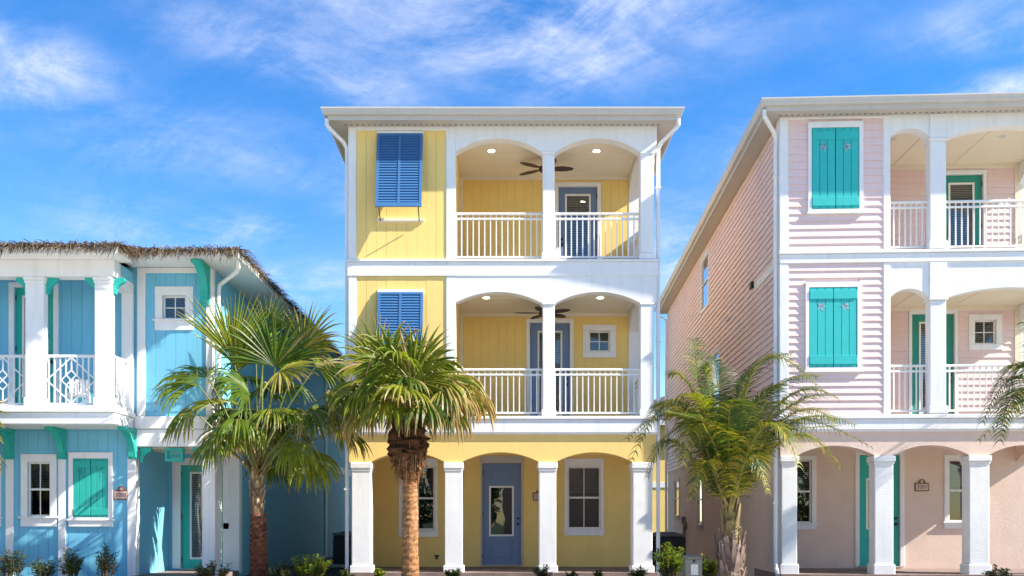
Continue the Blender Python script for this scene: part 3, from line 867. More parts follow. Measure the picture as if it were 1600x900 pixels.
for (a_, b_), (c_, d_) in zip(cx, cx[1:]): m.arch(b_ - .015, c_ + .015, zs1, za1, ztop1, .02, .36)
for a_, b_ in [(0, cx[0][1] - .015)] + [(cx[i][0] + .015, cx[i][1] - .015) for i in (1, 2)] + [(cx[3][0] + .015, W)]: m.box(a_, b_, .02, .36, zs1, ztop1)
m.build('arch_wall', M['pink_stucco'], r)
for a_, b_ in cx: column(r, a_, b_, .0, .37, F1 - .06, zs1, 'white_stucco', cap=.12, capw=.035, base=.26, basew=.03)
m = MB(SIDE(W)); m.arch(-YB, -.37, zs1, za1 + .05, ztop1, -.3, -.02); m.box(-YB - .2, -YB, -.3, -.02, F1, ztop1); m.build('side_arch', M['pink_stucco'], r)
m = MB(); m.box(W - .2, W, YB + .21, DEP, 0, ZT - .02); m.box(.2, W - .2, DEP - .2, DEP, 0, ZT - .02); m.build('rear_wall', M['pink'], r)
# left side wall: stucco below, lapped siding above, slim windows
sb = SIDE(0)


def side_uv(px, py):
    k = (px - CX) / FPX
    v = (Hp.ox - k * Hp.oy) / (k * Hp.c - Hp.s)
    return v, ZC + (HY - py) * (Hp.oy + v * Hp.c) / FPX


sh_low, sh_up = [], []
for (pa, pb, ya, yb, lst) in ((1097, 1108, 401, 480, sh_up), (1113.5, 1125, 553, 650, sh_up), (1055, 1062, 752, 806, sh_low), (1091, 1098, 741, 820, sh_low)):
    va, _ = side_uv(pa, 600); vb, _ = side_uv(pb, 600)
    vm, z1_ = side_uv((pa + pb) / 2, ya); _, z0_ = side_uv((pa + pb) / 2, yb)
    lst.append(window(r, -va, -vb, z0_, z1_, 0.0, trim=.09, basis=sb, nx=1, drop=.3, sill=lst is sh_low, proud=.035, rec=.045, trim_mat='white' if lst is sh_up else 'pink_stucco'))
m = MB(sb); m.sheet(-DEP, -.37, 0, 3.10, .0, .2, sh_low); m.build('side_wall', M['pink_stucco'], r)
m = MB(sb); m.sheet(-DEP, -.2, 3.10, ZT - .01, .0, .2, sh_up); sw = m.build('side_wall', M['pink'], r)
siding(sw, -DEP, -.13, 3.12, ZT - .03, 0.0, .147, 'pink', [(h[0] - .09, h[1] + .09, h[2] - .09, h[3] + .09) for h in sh_up], basis=sb)
for (px, py, s_) in ((1178, 446, .10), (1140, 498, .06)):
    v_, z_ = side_uv(px, py)
    m = MB(sb); m.box(-v_ - s_, -v_ + s_, -.09, -.02, z_ - s_ * .8, z_ + s_ * .8, .02); m.build('wall_vent', M['black' if s_ > .08 else 'white'], r)
v_, _ = side_uv(1071, 800)
for dv, zt_, rr in ((0, 1.15, .03), (-.35, .95, .022)):
    m = MB(sb); m.tube([(-v_ - dv, -.06, .02), (-v_ - dv, -.06, zt_)], rr, 8); m.box(-v_ - dv - .07, -v_ - dv + .07, -.13, -.005, zt_, zt_ + .25, .01); m.build('conduit', M['grey_box'], r)
# storey bands
m = MB()
m.box(-.03, W + .03, -.045, YB, 3.085, 3.30, .01); m.box(-.05, W + .05, -.075, .1, 3.302, 3.385, .012); m.box(-.02, W + .02, -.02, .2, 3.05, 3.083)
m.build('storey_band', M['white'], r)
m = MB()
m.box(-.03, W + .03, -.045, YB, 6.44, 6.62, .01); m.box(-.05, W + .05, -.075, .1, 6.622, 6.685, .012)
m.build('storey_band', M['white'], r)
for zf in (P2, P3):
    m = MB(); m.box(.1, W - .02, .02, YB, zf - .05, zf - .003); m.build('balcony_floor', M['concrete'], r)


def star_shutter(root, x0, x1, z0, z1, y, mt, cut, label, nb=3):
    """pair of board-and-batten leaves with cut-outs"""
    m = MB(); m.box(x0, x1, y - .006, y - .001, z0, z1); sh = m.build('shutter', M['dark'], root); sh['label'] = label
    xm = (x0 + x1) / 2; hgt = z1 - z0
    for (a_, b_, sgn) in ((x0, xm - .004, -1), (xm + .004, x1, 1)):
        wd = (b_ - a_) / nb
        for i in range(nb):
            q = MB(); q.box(a_ + i * wd + .004, a_ + (i + 1) * wd - .004, y - .032, y - .008, z0, z1, .004); q.build('board', M[mt], sh)
        for zc_ in (z0 + .09 * hgt, z1 - .09 * hgt):
            q = MB(); q.box(a_ + .003, b_ - .003, y - .05, y - .033, zc_ - .055 * hgt, zc_ + .055 * hgt, .004); q.build('batten', M[mt], sh)
        cxx, czz = (a_ + b_) / 2, z1 - .235 * hgt
        q = MB()
        if cut == 'star':
            pts = []
            for k in range(10):
                an = R(90 + 18 * sgn + 36 * k); rr = .12 if k % 2 == 0 else .040
                pts.append((cxx + rr * math.cos(an), czz + rr * math.sin(an)))
            q.prism_y(pts, y - .0345, y - .0325); q.build('star_cutout', M['cutout'], sh)
        else:
            q.prism_y([(cxx + sgn * -.01, czz - .11), (cxx + sgn * -.01 + .02, czz - .11), (cxx + .04 * sgn + .009, czz + .03), (cxx + .04 * sgn - .012, czz + .03)], y - .0345, y - .0325)
            for an in (20, 60, 105, 150, 195, -20):
                c_, s_ = math.cos(R(an)), math.sin(R(an)); bx, bz_ = cxx + .04 * sgn, czz + .03
                q.prism_y([(bx + s_ * .005, bz_ - c_ * .005), (bx + c_ * .04 + s_ * .015, bz_ + s_ * .04 - c_ * .015), (bx + c_ * .08, bz_ + s_ * .08 - .015), (bx + c_ * .04 - s_ * .015, bz_ + s_ * .04 + c_ * .015)], y - .0347 - an * 1e-6, y - .0325)
            q.build('palm_cutout', M['teal_dark'], sh)
    return sh


pz = lambda py, px=1305: Zp(py, px)
xq0, xq1 = U(1379.5), U(1390.5)
for k, (zf, zband, zc, zpan0, ysh, trm, arc) in enumerate((
        (P2, 6.44, 6.07, 3.385, (450, 574), (1258, 1345, 441, 579), (466, 451, 465, 449)),
        (P3, ZT, 9.25, 6.685, (201, 327), (1262, 1348, 191, 332), (214.5, 201, 216, 196)))):
    m = MB(); m.box(.14, xq0 + .05, .02, .2, zpan0, zband); pan = m.build('panel_wall', M['pink'], r)
    t0, t1 = U(trm[0]), U(trm[1]); tz0, tz1 = pz(trm[3]), min(pz(trm[2]), ZT - .02)
    siding(pan, U(1231), xq0, zpan0 + .002, zband - .002, 0.0, .147, 'pink', [(t0 + .02, t1 - .02, tz0 + .02, tz1 - .02)])
    m = MB(); m.box(-.03, U(1231), -.035, .25, zpan0, zband, .01); m.box(-.032, -.002, .0, .13, zpan0, zband); m.build('corner_trim', M['white'], r)
    m = MB(); m.box(t0 - .02, t1 + .02, -.0, .018, tz0, tz1); m.build('shutter_backing', M['white'], r)
    s0, s1 = U(ysh and (1264 if k == 0 else 1268)), U(1338 if k == 0 else 1341)
    m = MB(); m.sheet(t0, t1, tz0, tz1, -.05, .0, [(s0 - .008, s1 + .008, pz(ysh[1]) - .008, pz(ysh[0]) + .008)]); m.box(t0 - .03, t1 + .03, -.07, -.0, tz0 - .04, tz0 - .001, .006)
    m.build('shutter_trim', M['white'], r)
    star_shutter(r, s0, s1, pz(ysh[1]), pz(ysh[0]), -.012, 'turq', 'star', 'turquoise board shutters with star cut-outs on the %s floor' % ('middle', 'top')[k])
    c0, c1, c2, c3 = U(1452.5), U(1477.5), U(1679), U(1702)
    m = MB(); m.box(xq0, xq1, -.03, .26, zpan0, zband, .01); m.build('post', M['white'], r)
    zsA, zaA, zsB, zaB = Zp(arc[0], 1391), Zp(arc[1], 1420), Zp(arc[2], 1478), Zp(arc[3], 1575)
    m = MB(); m.arch(xq1, c0 - .02, zsA, zaA, zband, -.012, .24); m.arch(c1 + .02, c2 - .02, zsB, zaB, zband, -.012, .24)
    m.box(c0 - .02, c1 + .02, -.012, .24, zsB, zband); m.box(c2 - .02, W + .01, -.012, .24, zsB, zband)
    m.build('arch_wall', M['white'], r)
    m = MB(); m.box(c0 - .01, c1 + .01, -.04, -.011, zsB, zband - .001, .006); m.build('pilaster', M['white'], r)
    column(r, c0, c1, -.03, .23, zf, zsB - .001, 'white', cap=.06, capw=.03, base=.16, basew=.03, neck=False)
    column(r, c2, c3, -.03, .23, zf, zsB - .001, 'white', cap=.06, capw=.02, base=.16, basew=.02, neck=False)
    m = MB(); m.box(xq1 - .10, xq1 - .002, .262, YB, zf, zc); m.build('inner_wall', M['pink'], r)
    m = MB(); m.box(xq1 - .1, W - .26, .242, YB + .1, zc, zc + .1); m.build('balcony_ceiling', M['ceil_y'], r)
    for xx in (.9, 2.2):
        m = MB(); m.box(xq1 + xx, xq1 + xx + .04, .25, YB, zc - .01, zc - .001); m.build('ceiling_batten', M['ceil_y'], r)
    xl, xr = xq1 - .05, W - .251
    holes = []
    if k == 0:
        holes.append(door(r, bw(1425), bw(1491), zf + .05, bz(491), YB, (bw(1438), bw(1478), zf + .28, bz(503)), 'teal_dark', knob_right=True, trim=.08, label='teal balcony door mostly hidden by a white column'))
        holes.append(window(r, bw(1522), bw(1556), bz(538.5), bz(501), YB, trim=.13, sill=False, sash=False, drop=.97))
    else:
        holes.append(door(r, bw(1473), bw(1535.5), zf + .05, bz(274), YB, (bw(1484), bw(1523), zf + .25, bz(286)), 'teal_dark', knob_right=False, trim=.08, label='teal balcony door with pale blinds behind its glass'))
    m = MB(); m.sheet(xl, xr, zf - .02, zc, YB, YB + .2, holes); wl = m.build('back_wall', M['pink'], r)
    siding(wl, xl + .1, xr - .09, zf, zc - .10, YB - .001, .147, 'pink', [(h[0] - .085, h[1] + .085, h[2] - .1, h[3] + .09) if h[1] - h[0] > .6 else (h[0] - .12, h[1] + .12, h[2] - .12, h[3] + .12) for h in holes])
    m = MB(); m.box(xl, xl + .1, YB - .035, YB - .001, zf, zc, .005); m.box(xl + .1, xr, YB - .03, YB - .001, zc - .10, zc, .005); m.box(xr - .09, xr + .05, YB - .04, YB + .1, zf, zc - .1, .005)
    m.build('wall_trim', M['ceil_y'], r)
    m = MB(SIDE(W)); m.arch(-YB + .02, -.24, zsB - .15, zaB - .02, zc + .1, -.25, .0); m.box(-YB - .2, -YB + .02, -.25, .0, zf, zc + .1)
    m.build('side_arch', M['white'], r)
    railing(r, xq1, c0, .1, zf); railing(r, c1, c2, .1, zf); railing(r, -YB + .03, -.24, -.12, zf, basis=SIDE(W))
    mw = Matrix.Translation((Hp.ox, Hp.oy, 0)) @ Matrix.Rotation(-Hp.a, 4, 'Z')
    if k == 1:
        for j, (px, vv) in enumerate(((1396, .8), (1490, .8), (1567, .8))):
            ceiling_light(mw @ Vector((U(px, vv), vv, zc - .001)), False, 'unlit round downlight in the top balcony ceiling of the pink house, %s of three' % ('leftmost', 'middle', 'rightmost')[j])
m = MB(); m.box(U(1231), xq0, -.03, .19, ZT - .05, ZT, .008); m.build('frieze', M['white'], r)
eave_roof(r, 0, W, 0, DEP, ZT, .36)
d = downspout(r, [(-.40, -.33, ZT + .02), (-.40, -.33, ZT - .10), (-.34, -.28, ZT - .17), (-.14, .0, ZT - .30), (-.085, .06, ZT - .40), (-.085, .08, ZT - .6), (-.085, .08, .42), (-.085, .02, .30), (-.12, -.22, .17)], .042)
for zb in (8.2, 5.0, 1.6):
    m = MB(); m.box(-.14, -.035, .03, .1, zb, zb + .03); m.build('bracket_strap', M['white'], d)
v_, z_ = side_uv(1038, 480)
downspout(r, [(-.42, DEP - .1, ZT), (-.40, DEP - .1, ZT - .15), (-.08, DEP - .1, ZT - .35), (-.08, DEP - .1, .1)], .045)
pp = mw @ Vector((bw(1440), YB - .002, bz(761)))
plaque(pp, -Hp.a, '3207', 'bronze house number plaque on the pink wall right of the turquoise front door')

# ================================================================== BLUE HOUSE
XR = -5.76; XB = -7.30; YF, YW, YRc = 18.2, 19.2, 21.2; XL = -11.6
Hb = House('blue_house', 'two-storey sky blue house with thatched eaves and teal brackets', 0.0, 0.0, 0)
Hb.root.location = (XR, YW, 0)
OX, OY = XR, YW                                    # build in world numbers, shifted to the house's own corner
bX = lambda px, Y: (px - CX) * Y / FPX
bZ = lambda py, Y: ZC + (HY - py) * Y / FPX
root_b = Hb.root; r = root_b


class MBB(MB):
    def __init__(s, basis=None):
        super().__init__(basis)

    def P(s, p, c=None):
        i = super().P(p, c); q = s.v[i]; s.v[i] = (q[0] - OX, q[1] - OY, q[2]); return i


MB_plain = MB
MB = MBB
zb2 = 3.44
# ground floor wall under the balcony
holes = []
holes.append(window(r, bX(43.5, YW), bX(79, YW), bZ(807, YW), bZ(722, YW), YW, trim=.13, head=.16, drop=.5, sill_h=.20, blinds='blind_dark'))
holes.append(window(r, bX(-43, YW), bX(-8, YW), bZ(807, YW), bZ(722, YW), YW, trim=.13, head=.16, drop=.5, sill_h=.20, blinds='blind_dark'))
m = MB(); m.sheet(XL, XB, 0, 3.1, YW, YW + .2, holes); gw = m.build('front_wall', M['blue'], r)
hb = [(h[0] - .05, h[1] + .05, h[2] - .05, h[3] + .05) for h in holes] + [(bX(112, YW), bX(174, YW), bZ(812, YW), bZ(712, YW))]
boards(gw, XL, bX(200, YW), .12, 3.05, YW, .2, 'blue', hb, thick=.012, gap=.0045)
t0, t1, tz0, tz1 = bX(108.5, YW), bX(177.5, YW), bZ(811, YW), bZ(707, YW)
s0, s1, sz0, sz1 = bX(116, YW), bX(170, YW), bZ(808, YW), bZ(717, YW)
m = MB(); m.sheet(t0, t1, tz0, tz1, YW - .05, YW + .0, [(s0 - .006, s1 + .006, sz0 - .006, sz1 + .006)]); m.box(t0 - .03, t1 + .03, YW - .08, YW, tz0 - .035, tz0 - .001, .006); m.box(t0, t1, YW - .055, YW, bZ(823, YW), tz0 - .036, .005)
m.build('shutter_trim', M['white'], r)
star_shutter(r, s0, s1, sz0, sz1, YW - .008, 'teal', 'palm', 'teal board shutters with palm tree cut-outs')
for (a_, b_) in ((10, 22), (92, 103.5), (200, 213), (-68, -56)):
    m = MB(); m.box(bX(a_, YW), bX(b_, YW), YW - .04, YW + .003, .1, bZ(713, YW), .006); m.build('pilaster', M['white'], r)


def bracket(xc, yw, zt, wd, dep, hgt, mt='teal'):
    """curved timber knee bracket under an overhang"""
    m = MB(); x0_, x1_ = xc - wd / 2, xc + wd / 2
    m.box(x0_ - .02, x1_ + .02, yw - dep, yw, zt - .07, zt - .001, .01)
    m.box(x0_ - .015, x1_ + .015, yw - .09, yw - .001, zt - hgt, zt - .07, .01)
    n = 8; pts = []
    for i in range(n + 1):
        an = R(90 * i / n); pts.append((yw - dep * .95 + (dep * .95 - .12) * math.sin(an) , zt - .07 - (hgt - .12) * (1 - math.cos(an))))
    poly = [(yw - .09, zt - .07)] + pts
    m.prism_x(poly, x0_, x1_)
    return m.build('bracket', M[mt], r)


zs_b = 3.08
for px in (-62, 5, 88, 200): bracket(bX(px, YW - .3), YW - .005, zs_b, .13, .62, .60)
# balcony slab
m = MB()
m.box(XL, XB + .02, YF - .06, YW + .3, zs_b + .002, 3.30, .012); m.box(XL, XB + .05, YF - .10, YW - .002, 3.302, 3.38, .012); m.box(XL, XB + .02, YF - .05, YW - .003, 3.382, 3.43, .01)
m.build('balcony_slab', M['white'], r)
# upper wall
dX0, dX1 = bX(23, YW), bX(83.5, YW)
holes = [door(r, dX0, dX1, zb2 + .05, bZ(449, YW), YW, (dX0 + .14, dX1 - .14, zb2 + .3, bZ(462, YW)), 'teal', blinds='blind', knob_right=True, trim=.11, label='teal balcony door behind the white railing')]
hw = window(r, bX(254.5, YW), bX(291, YW), bZ(499, YW), bZ(462, YW), YW, trim=.15, head=.18, sill=True, sash=False, sill_h=.22, drop=.97)
m = MB(); m.sheet(XL, XR, 3.1, 6.33, YW, YW + .2, holes + [hw]); uw = m.build('upper_wall', M['blue'], r)
boards(uw, XL, XB - .02, zb2, 6.05, YW, .2, 'blue', [(h[0] - .1, h[1] + .1, h[2] - .1, h[3] + .08) for h in holes], thick=.012, gap=.0045)
boards(uw, bX(228, YW), bX(322, YW), 3.44, bZ(427, YW), YW, .2, 'blue', [(hw[0] - .1, hw[1] + .1, hw[2] - .15, hw[3] + .1)], thick=.012, gap=.0045)
m = MB()
m.box(bX(215, YW), bX(228, YW), YW - .035, YW + .003, 3.34, 6.31, .006); m.box(bX(322.5, YW), XR + .01, YW - .035, YW + .1, 3.34, 6.31, .006); m.box(XR - .003, XR + .032, YW - .03, YW + .16, 3.34, 6.31, .006)
m.box(bX(228, YW), bX(322.5, YW), YW - .03, YW + .003, bZ(427, YW), 6.31, .005)
m.build('corner_trim', M['white'], r)
# balcony columns, beam, brackets
colx = [(bX(147.5, YF), bX(173, YF)), (bX(39, YF), bX(67.5, YF)), (bX(-68, YF), bX(-40, YF))]
zbm = bZ(431, YF)
for a_, b_ in colx:
    column(r, a_, b_, YF, YF + .20, 3.43, zbm - .01, 'white', cap=.07, capw=.03, base=.16, basew=.025, neck=True)
m = MB(); m.box(XL, XB + .01, YF - .02, YF + .3, zbm - .01, 6.20, .01)
m.build('balcony_beam', M['white'], r)
# right flank of the balcony: gable board and white frame
m = MB(); m.box(XB - .22, XB, YF + .301, YW - .001, zbm + .02, 6.20); m.build('flank_wall', M['blue'], r)
m = MB(); m.box(XB - .25, XB + .012, YF + .302, YW - .05, zbm - .12, zbm + .08, .01); m.box(XB - .2, XB + .015, YW - .15, YW - .04, 3.43, zbm - .12, .01); m.build('flank_frame', M['white'], r)
m = MB(); m.box(XL, XB - .02, YF + .302, YW - .03, 6.10, 6.195); m.build('balcony_ceiling', M['blue'], r)


def small_bracket(xc, y, zt, sgn, mt):
    m = MB(); pts = [(0, 0)]
    for i in range(7):
        an = R(90 * i / 6); pts.append((.22 * (1 - math.sin(an)) * 1.0 + .05 * math.sin(an), -.06 - .24 * (1 - math.cos(an)) if i else -.06))
    poly = [(0, -.001), (0, -.30), (.05, -.30), (.07, -.20), (.12, -.13), (.22, -.07), (.22, -.001)]
    poly = [(xc + sgn * x, zt + z) for x, z in poly]
    if sgn < 0: poly = poly[::-1]
    m.prism_y(poly, y, y + .09)
    return m.build('bracket', M[mt], r)


for (a_, b_) in colx:
    small_bracket(b_ + .002, YF + .1, zbm - .012, 1, 'teal')
    small_bracket(a_ - .002, YF + .1, zbm - .012, -1, 'teal')


def diamond_rail(x0, x1, y, zf):
    """railing panel with a large and a small lozenge"""
    m = MB()
    zt = zf + .99
    m.box(x0, x1, y - .025, y + .025, zt - .05, zt, .006)
    rl = m.build('railing', M['vinyl'], r)
    m = MB(); m.box(x0, x1, y - .02, y + .02, zf + .03, zf + .07, .006); m.build('rail', M['vinyl'], rl)
    xc = (x0 + x1) / 2; zc = (zf + .07 + zt - .05) / 2; hz = (zt - .05 - zf - .07) / 2; hx = (x1 - x0) / 2 - .02
    sm = .19
    n = 9
    for i in range(n):
        x = x0 + (x1 - x0) * (i + .5) / n
        d_ = abs(x - xc); q = MB()
        if d_ < sm - .01:
            gap = sm - d_
            q.box(x - .011, x + .011, y - .011, y + .011, zf + .07, zc - gap); q.build('baluster', M['vinyl'], rl); q = MB(); q.box(x - .011, x + .011, y - .011, y + .011, zc + gap, zt - .05)
        else: q.box(x - .011, x + .011, y - .011, y + .011, zf + .07, zt - .05)
        q.build('baluster', M['vinyl'], rl)
    def bar(p, q_, off):
        mm = MB(); dx, dz = q_[0] - p[0], q_[1] - p[1]; l = math.hypot(dx, dz); nx_, nz_ = -dz / l * .011, dx / l * .011
        mm.prism_y([(p[0] - nx_, p[1] - nz_), (q_[0] - nx_, q_[1] - nz_), (q_[0] + nx_, q_[1] + nz_), (p[0] + nx_, p[1] + nz_)], y - .02 - off, y - .0115 - off)
        mm.build('lozenge_bar', M['vinyl'], rl)
    big = [(xc, zc + hz), (xc + hx, zc), (xc, zc - hz), (xc - hx, zc)]
    for i in range(4): bar(big[i], big[(i + 1) % 4], .0003 * i)
    s2 = [(xc, zc + sm), (xc + sm, zc), (xc, zc - sm), (xc - sm, zc)]
    for i in range(4): bar(s2[i], s2[(i + 1) % 4], .0015 + .0003 * i)
    md = lambda i: ((s2[i][0] + s2[(i + 1) % 4][0]) / 2, (s2[i][1] + s2[(i + 1) % 4][1]) / 2)
    bar(md(0), md(2), .003); bar(md(1), md(3), .0035)


diamond_rail(colx[1][1], colx[0][0], YF + .12, 3.43)
diamond_rail(colx[2][1], colx[1][0], YF + .12, 3.43)
# flank railing
MBs = MB
m = MB(); xr_ = XB - .10
m.box(xr_ - .025, xr_ + .025, YF + .2, YW - .15, 4.38, 4.43, .006)
fr = m.build('railing', M['vinyl'], r)
m = MB(); m.box(xr_ - .02, xr_ + .02, YF + .2, YW - .15, 3.46, 3.50, .006); m.build('rail', M['vinyl'], fr)
for i in range(1, 7):
    yy = YF + .28 + (YW - .48 - YF) * i / 7
    m = MB(); m.box(xr_ - .011, xr_ + .011, yy - .011, yy + .011, 3.50, 4.38); m.build('baluster', M['vinyl'], fr)

# entry porch: beam, column, recess walls, door
m = MB(); m.box(XB + .02, XR + .03, YW - .05, YW + .3, bZ(698, YW), bZ(671, YW), .012); m.box(XB + .03, XR + .05, YW - .08, YW + .29, bZ(670.5, YW), 3.335, .012)
m.build('porch_beam', M['white'], r)
m = MB(); m.box(XB, XR - .01, YW + .3, YRc, 2.72, 2.82); m.build('porch_ceiling', M['ceil_y'], r)
column(r, bX(316, YW), bX(336.5, YW), YW - .02, YW + .48, .12, bZ(698.5, YW), 'white', cap=.10, capw=.02, base=.2, basew=.02)
m = MB(); m.box(XB - .2, XB, YW + .2, YRc + .2, 0, 3.1); m.build('recess_wall', M['blue'], r)
hd = door(r, bX(283, YRc), bX(283, YRc) + .92, .20, bZ(727, YRc), YRc, (bX(296.5, YRc), bX(296.5, YRc) + .56, bZ(873, YRc), bZ(738, YRc)), 'teal', blinds='blind', knob_right=True, trim=.19, head=.16, label='turquoise front door with white blinds behind tall glass')
m = MB(); m.sheet(XB, XR, 0, 3.1, YRc, YRc + .2, [hd]); ew = m.build('entry_wall', M['blue'], r)
m = MB(); m.box(bX(349, YRc), XR - .2, YRc - .03, YRc - .002, bZ(827, YRc), bZ(817, YRc), .005); m.build('trim_rail', M['white'], r)
m = MB(); m.box(XR - .17, XR + .02, YRc - .03, YRc + .1, .1, 3.1, .006); m.box(XR + .001, XR + .03, YRc - .028, YRc + .2, .1, 3.1, .006); m.build('corner_trim', M['white'], r)
m = MB(); m.box(XB - .05, XB + .03, YW - .03, YW + .2, .1, zs_b, .006); m.build('corner_trim', M['white'], r)
small_bracket(XB + .10, YW + .05, bZ(698.5, YW) - .005, 1, 'teal'); small_bracket(bX(317, YW), YW + .05, bZ(698.5, YW) - .005, -1, 'teal')
m = MB(); xv0, xv1, zv0, zv1 = bX(257.5, YW + .1), bX(285.5, YW + .1), bZ(721, YW + .1), bZ(700, YW + .1)
m.sheet(xv0, xv1, zv0, zv1, YW + .1, YW + .22, [(xv0 + .05, xv1 - .05, zv0 + .06, zv1 - .05)]); vt = m.build('louvre_box', M['teal'], r)
for i in range(4):
    z_ = zv0 + .075 + i * .042
    m = MB(); m.box(xv0 + .05, xv1 - .05, YW + .12, YW + .15, z_, z_ + .022); m.build('slat', M['teal'], vt)
m = MB(); m.box(XB, XR + .02, YW - .25, YRc, -.1, .16, .01); m.build('porch_floor', M['paver'], r)
# right side wall with upright boards as far as they can be told apart
m = MB(); m.box(XR - .2, XR, YRc + .2, 38, 0, 6.33); m.box(XR - .2, XR, YW + .201, YRc + .19, 3.1, 6.33); m.box(XL, XL + .2, YW + .2, 38, 0, 6.33); m.box(XL + .2, XR - .2, 37.8, 38, 0, 6.33)
m.build('side_wall', M['blue'], r)
m = MB(); m.box(XR + .001, XR + .03, 31.7, 32.0, .1, 6.3, .006); m.build('corner_trim', M['white'], r)
m = MB(); m.box(XR + .001, XR + .025, YRc + .2, 38, 2.95, 3.2, .006); m.build('side_band', M['white'], r)

# roof of the blue house: two eave levels, thatch on top
ZS1, ZS2 = 6.20, 6.32
EX1, EX2, EY1, EY2 = -7.02, XR + .75, 17.68, 18.42
m = MB()
pA = [(XL - .5, EY1), (EX1, EY1), (EX1, EY2), (EX2, EY2), (EX2, 38.5), (XL - .5, 38.5)]
zt1, zt2 = ZS1 + .12, ZS2 + .12
ridge_y0, ridge_y1, ridge_x, zr = 22.0, 34.0, -8.7, 7.4
q = [m.P(p) for p in ((XL - .5, EY1, zt1), (EX1, EY1, zt1), (EX1, EY2, zt1 + .1), (EX2, EY2, zt2), (EX2, 38.5, zt2), (XL - .5, 38.5, zt2), (ridge_x, ridge_y0, zr), (ridge_x, ridge_y1, zr))]
m.F(q[0], q[1], q[6]); m.F(q[1], q[2], q[6]); m.F(q[2], q[3], q[6]); m.F(q[3], q[4], q[7], q[6]); m.F(q[4], q[5], q[7]); m.F(q[5], q[0], q[6], q[7])
rf = m.build('roof', M['thatch'], r)
m = MB()
m.quad((XL - .5, EY1, ZS1), (XL - .5, YF + .1, ZS1), (EX1, YF + .1, ZS1), (EX1, EY1, ZS1)); m.quad((XB - .05, YF + .1, ZS1), (XB - .05, EY2, ZS1), (EX1, EY2, ZS1), (EX1, YF + .1, ZS1))
m.quad((XB - .05, EY2 + .002, ZS2), (XB - .05, YW + .1, ZS2), (EX2, YW + .1, ZS2), (EX2, EY2 + .002, ZS2)); m.quad((XR - .1, YW + .1, ZS2), (XR - .1, 38.5, ZS2), (EX2, 38.5, ZS2), (EX2, YW + .1, ZS2))
m.build('soffit', M['white'], rf)
m = MB()
m.box(XL - .5, EX1, EY1, EY1 + .02, ZS1 - .012, zt1 - .02); m.box(EX1 - .02, EX1, EY1 + .021, EY2, ZS1 - .012, zt1 - .02); m.box(EX1 - .02, EX2, EY2 - .002, EY2 + .018, ZS2 - .012, zt2 - .02)
m.box(EX2 - .02, EX2, EY2 + .019, 38.5, ZS2 - .012, zt2 - .02)
m.build('fascia', M['white'], rf)
# thatch fringe
m = MB(); fr_r = random.Random(3)
path = [((XL - .5, EY1, zt1), (EX1, EY1, zt1), (0, -1)), ((EX1, EY1, zt1), (EX1, EY2, zt1 + .05), (1, 0)), ((EX1, EY2, zt2), (EX2, EY2, zt2), (0, -1)), ((EX2, EY2, zt2), (EX2, 38.5, zt2), (1, 0))]
for (p0, p1, nrm) in path:
    p0, p1 = Vector(p0), Vector(p1); ln = (p1 - p0).length
    for i in range(int(ln * 420 if ln < 8 else ln * 260)):
        t = fr_r.random(); p = p0.lerp(p1, t)
        tang = (p1 - p0).normalized(); nn = Vector((nrm[0], nrm[1], 0))
        corner = math.exp(-min(t, 1 - t) * ln / .25)
        lay = fr_r.random()
        start = p - nn * fr_r.uniform(.05, .28) + Vector((0, 0, .01 + lay * .06))
        lnn = fr_r.uniform(.20, .46) * (1 + .25 * corner)
        d0 = (nn * fr_r.uniform(.6, 1.1) + tang * fr_r.gauss(0, .35) + Vector((0, 0, fr_r.uniform(-.45, .10)))).normalized()
        mid = start + d0 * lnn * .55; d1 = (d0 + Vector((0, 0, -fr_r.uniform(.3, 1.4)))).normalized(); tip = mid + d1 * lnn * .5
        wv = tang * fr_r.uniform(.004, .010) + Vector((0, 0, fr_r.uniform(-.004, .004)))
        k = fr_r.random(); g = fr_r.uniform(.55, 1.15)
        base = (.17, .115, .065) if k < .5 else ((.30, .235, .15) if k < .72 else (.07, .045, .03))
        c = tuple(x * g for x in base)
        a_ = [m.P(start - wv, c), m.P(start + wv, c), m.P(mid + wv, c), m.P(mid - wv, c), m.P(tip, c)]
        m.F(a_[0], a_[1], a_[2], a_[3]); m.F(a_[3], a_[2], a_[4])
f_ = m.build('thatch_fringe', M['straw'], rf, colors=True); f_['kind'] = 'stuff'
# corner eave bracket, gutter elbow
bracket(bX(316, YW - .25), YW - .005, ZS2, .16, .66, .78)
downspout(r, [p for p in ((EX2 - .08, 18.7, ZS2 + .05), (EX2 - .08, 18.75, ZS2 - .12), (EX2 - .16, 18.85, ZS2 - .20), (XR + .10, YW + .22, ZS2 - .30), (XR + .075, YW + .25, ZS2 - .45), (XR + .075, YW + .25, 3.2))], .042)
MB = MB_plain
plaque((bX(190.5, YW), YW - .016, bZ(773.5, YW)), 0, '3203', 'bronze house number plaque beside the palm-cut shutters on the blue wall')

# white chair on the blue balcony
t = thing('balcony_chair', 'small white chair behind the diamond railing of the blue balcony', 'chair', (bX(122, 18.85), 18.85, 3.435), R(15))
m = MB(); m.box(-.2, .2, -.2, .2, .27, .31, .01); m.build('seat', M['vinyl'], t)
for sx_ in (-1, 1):
    for sy_ in (-1, 1):
        m = MB(); m.box(sx_ * .185 - .018, sx_ * .185 + .018, sy_ * .18 - .018, sy_ * .18 + .018, 0, .27); m.build('leg', M['vinyl'], t)
for i in range(4):
    m = MB(); m.box(-.19 + i * .1, -.11 + i * .1, .17, .195, .31, .62, .006); m.build('slat', M['vinyl'], t)

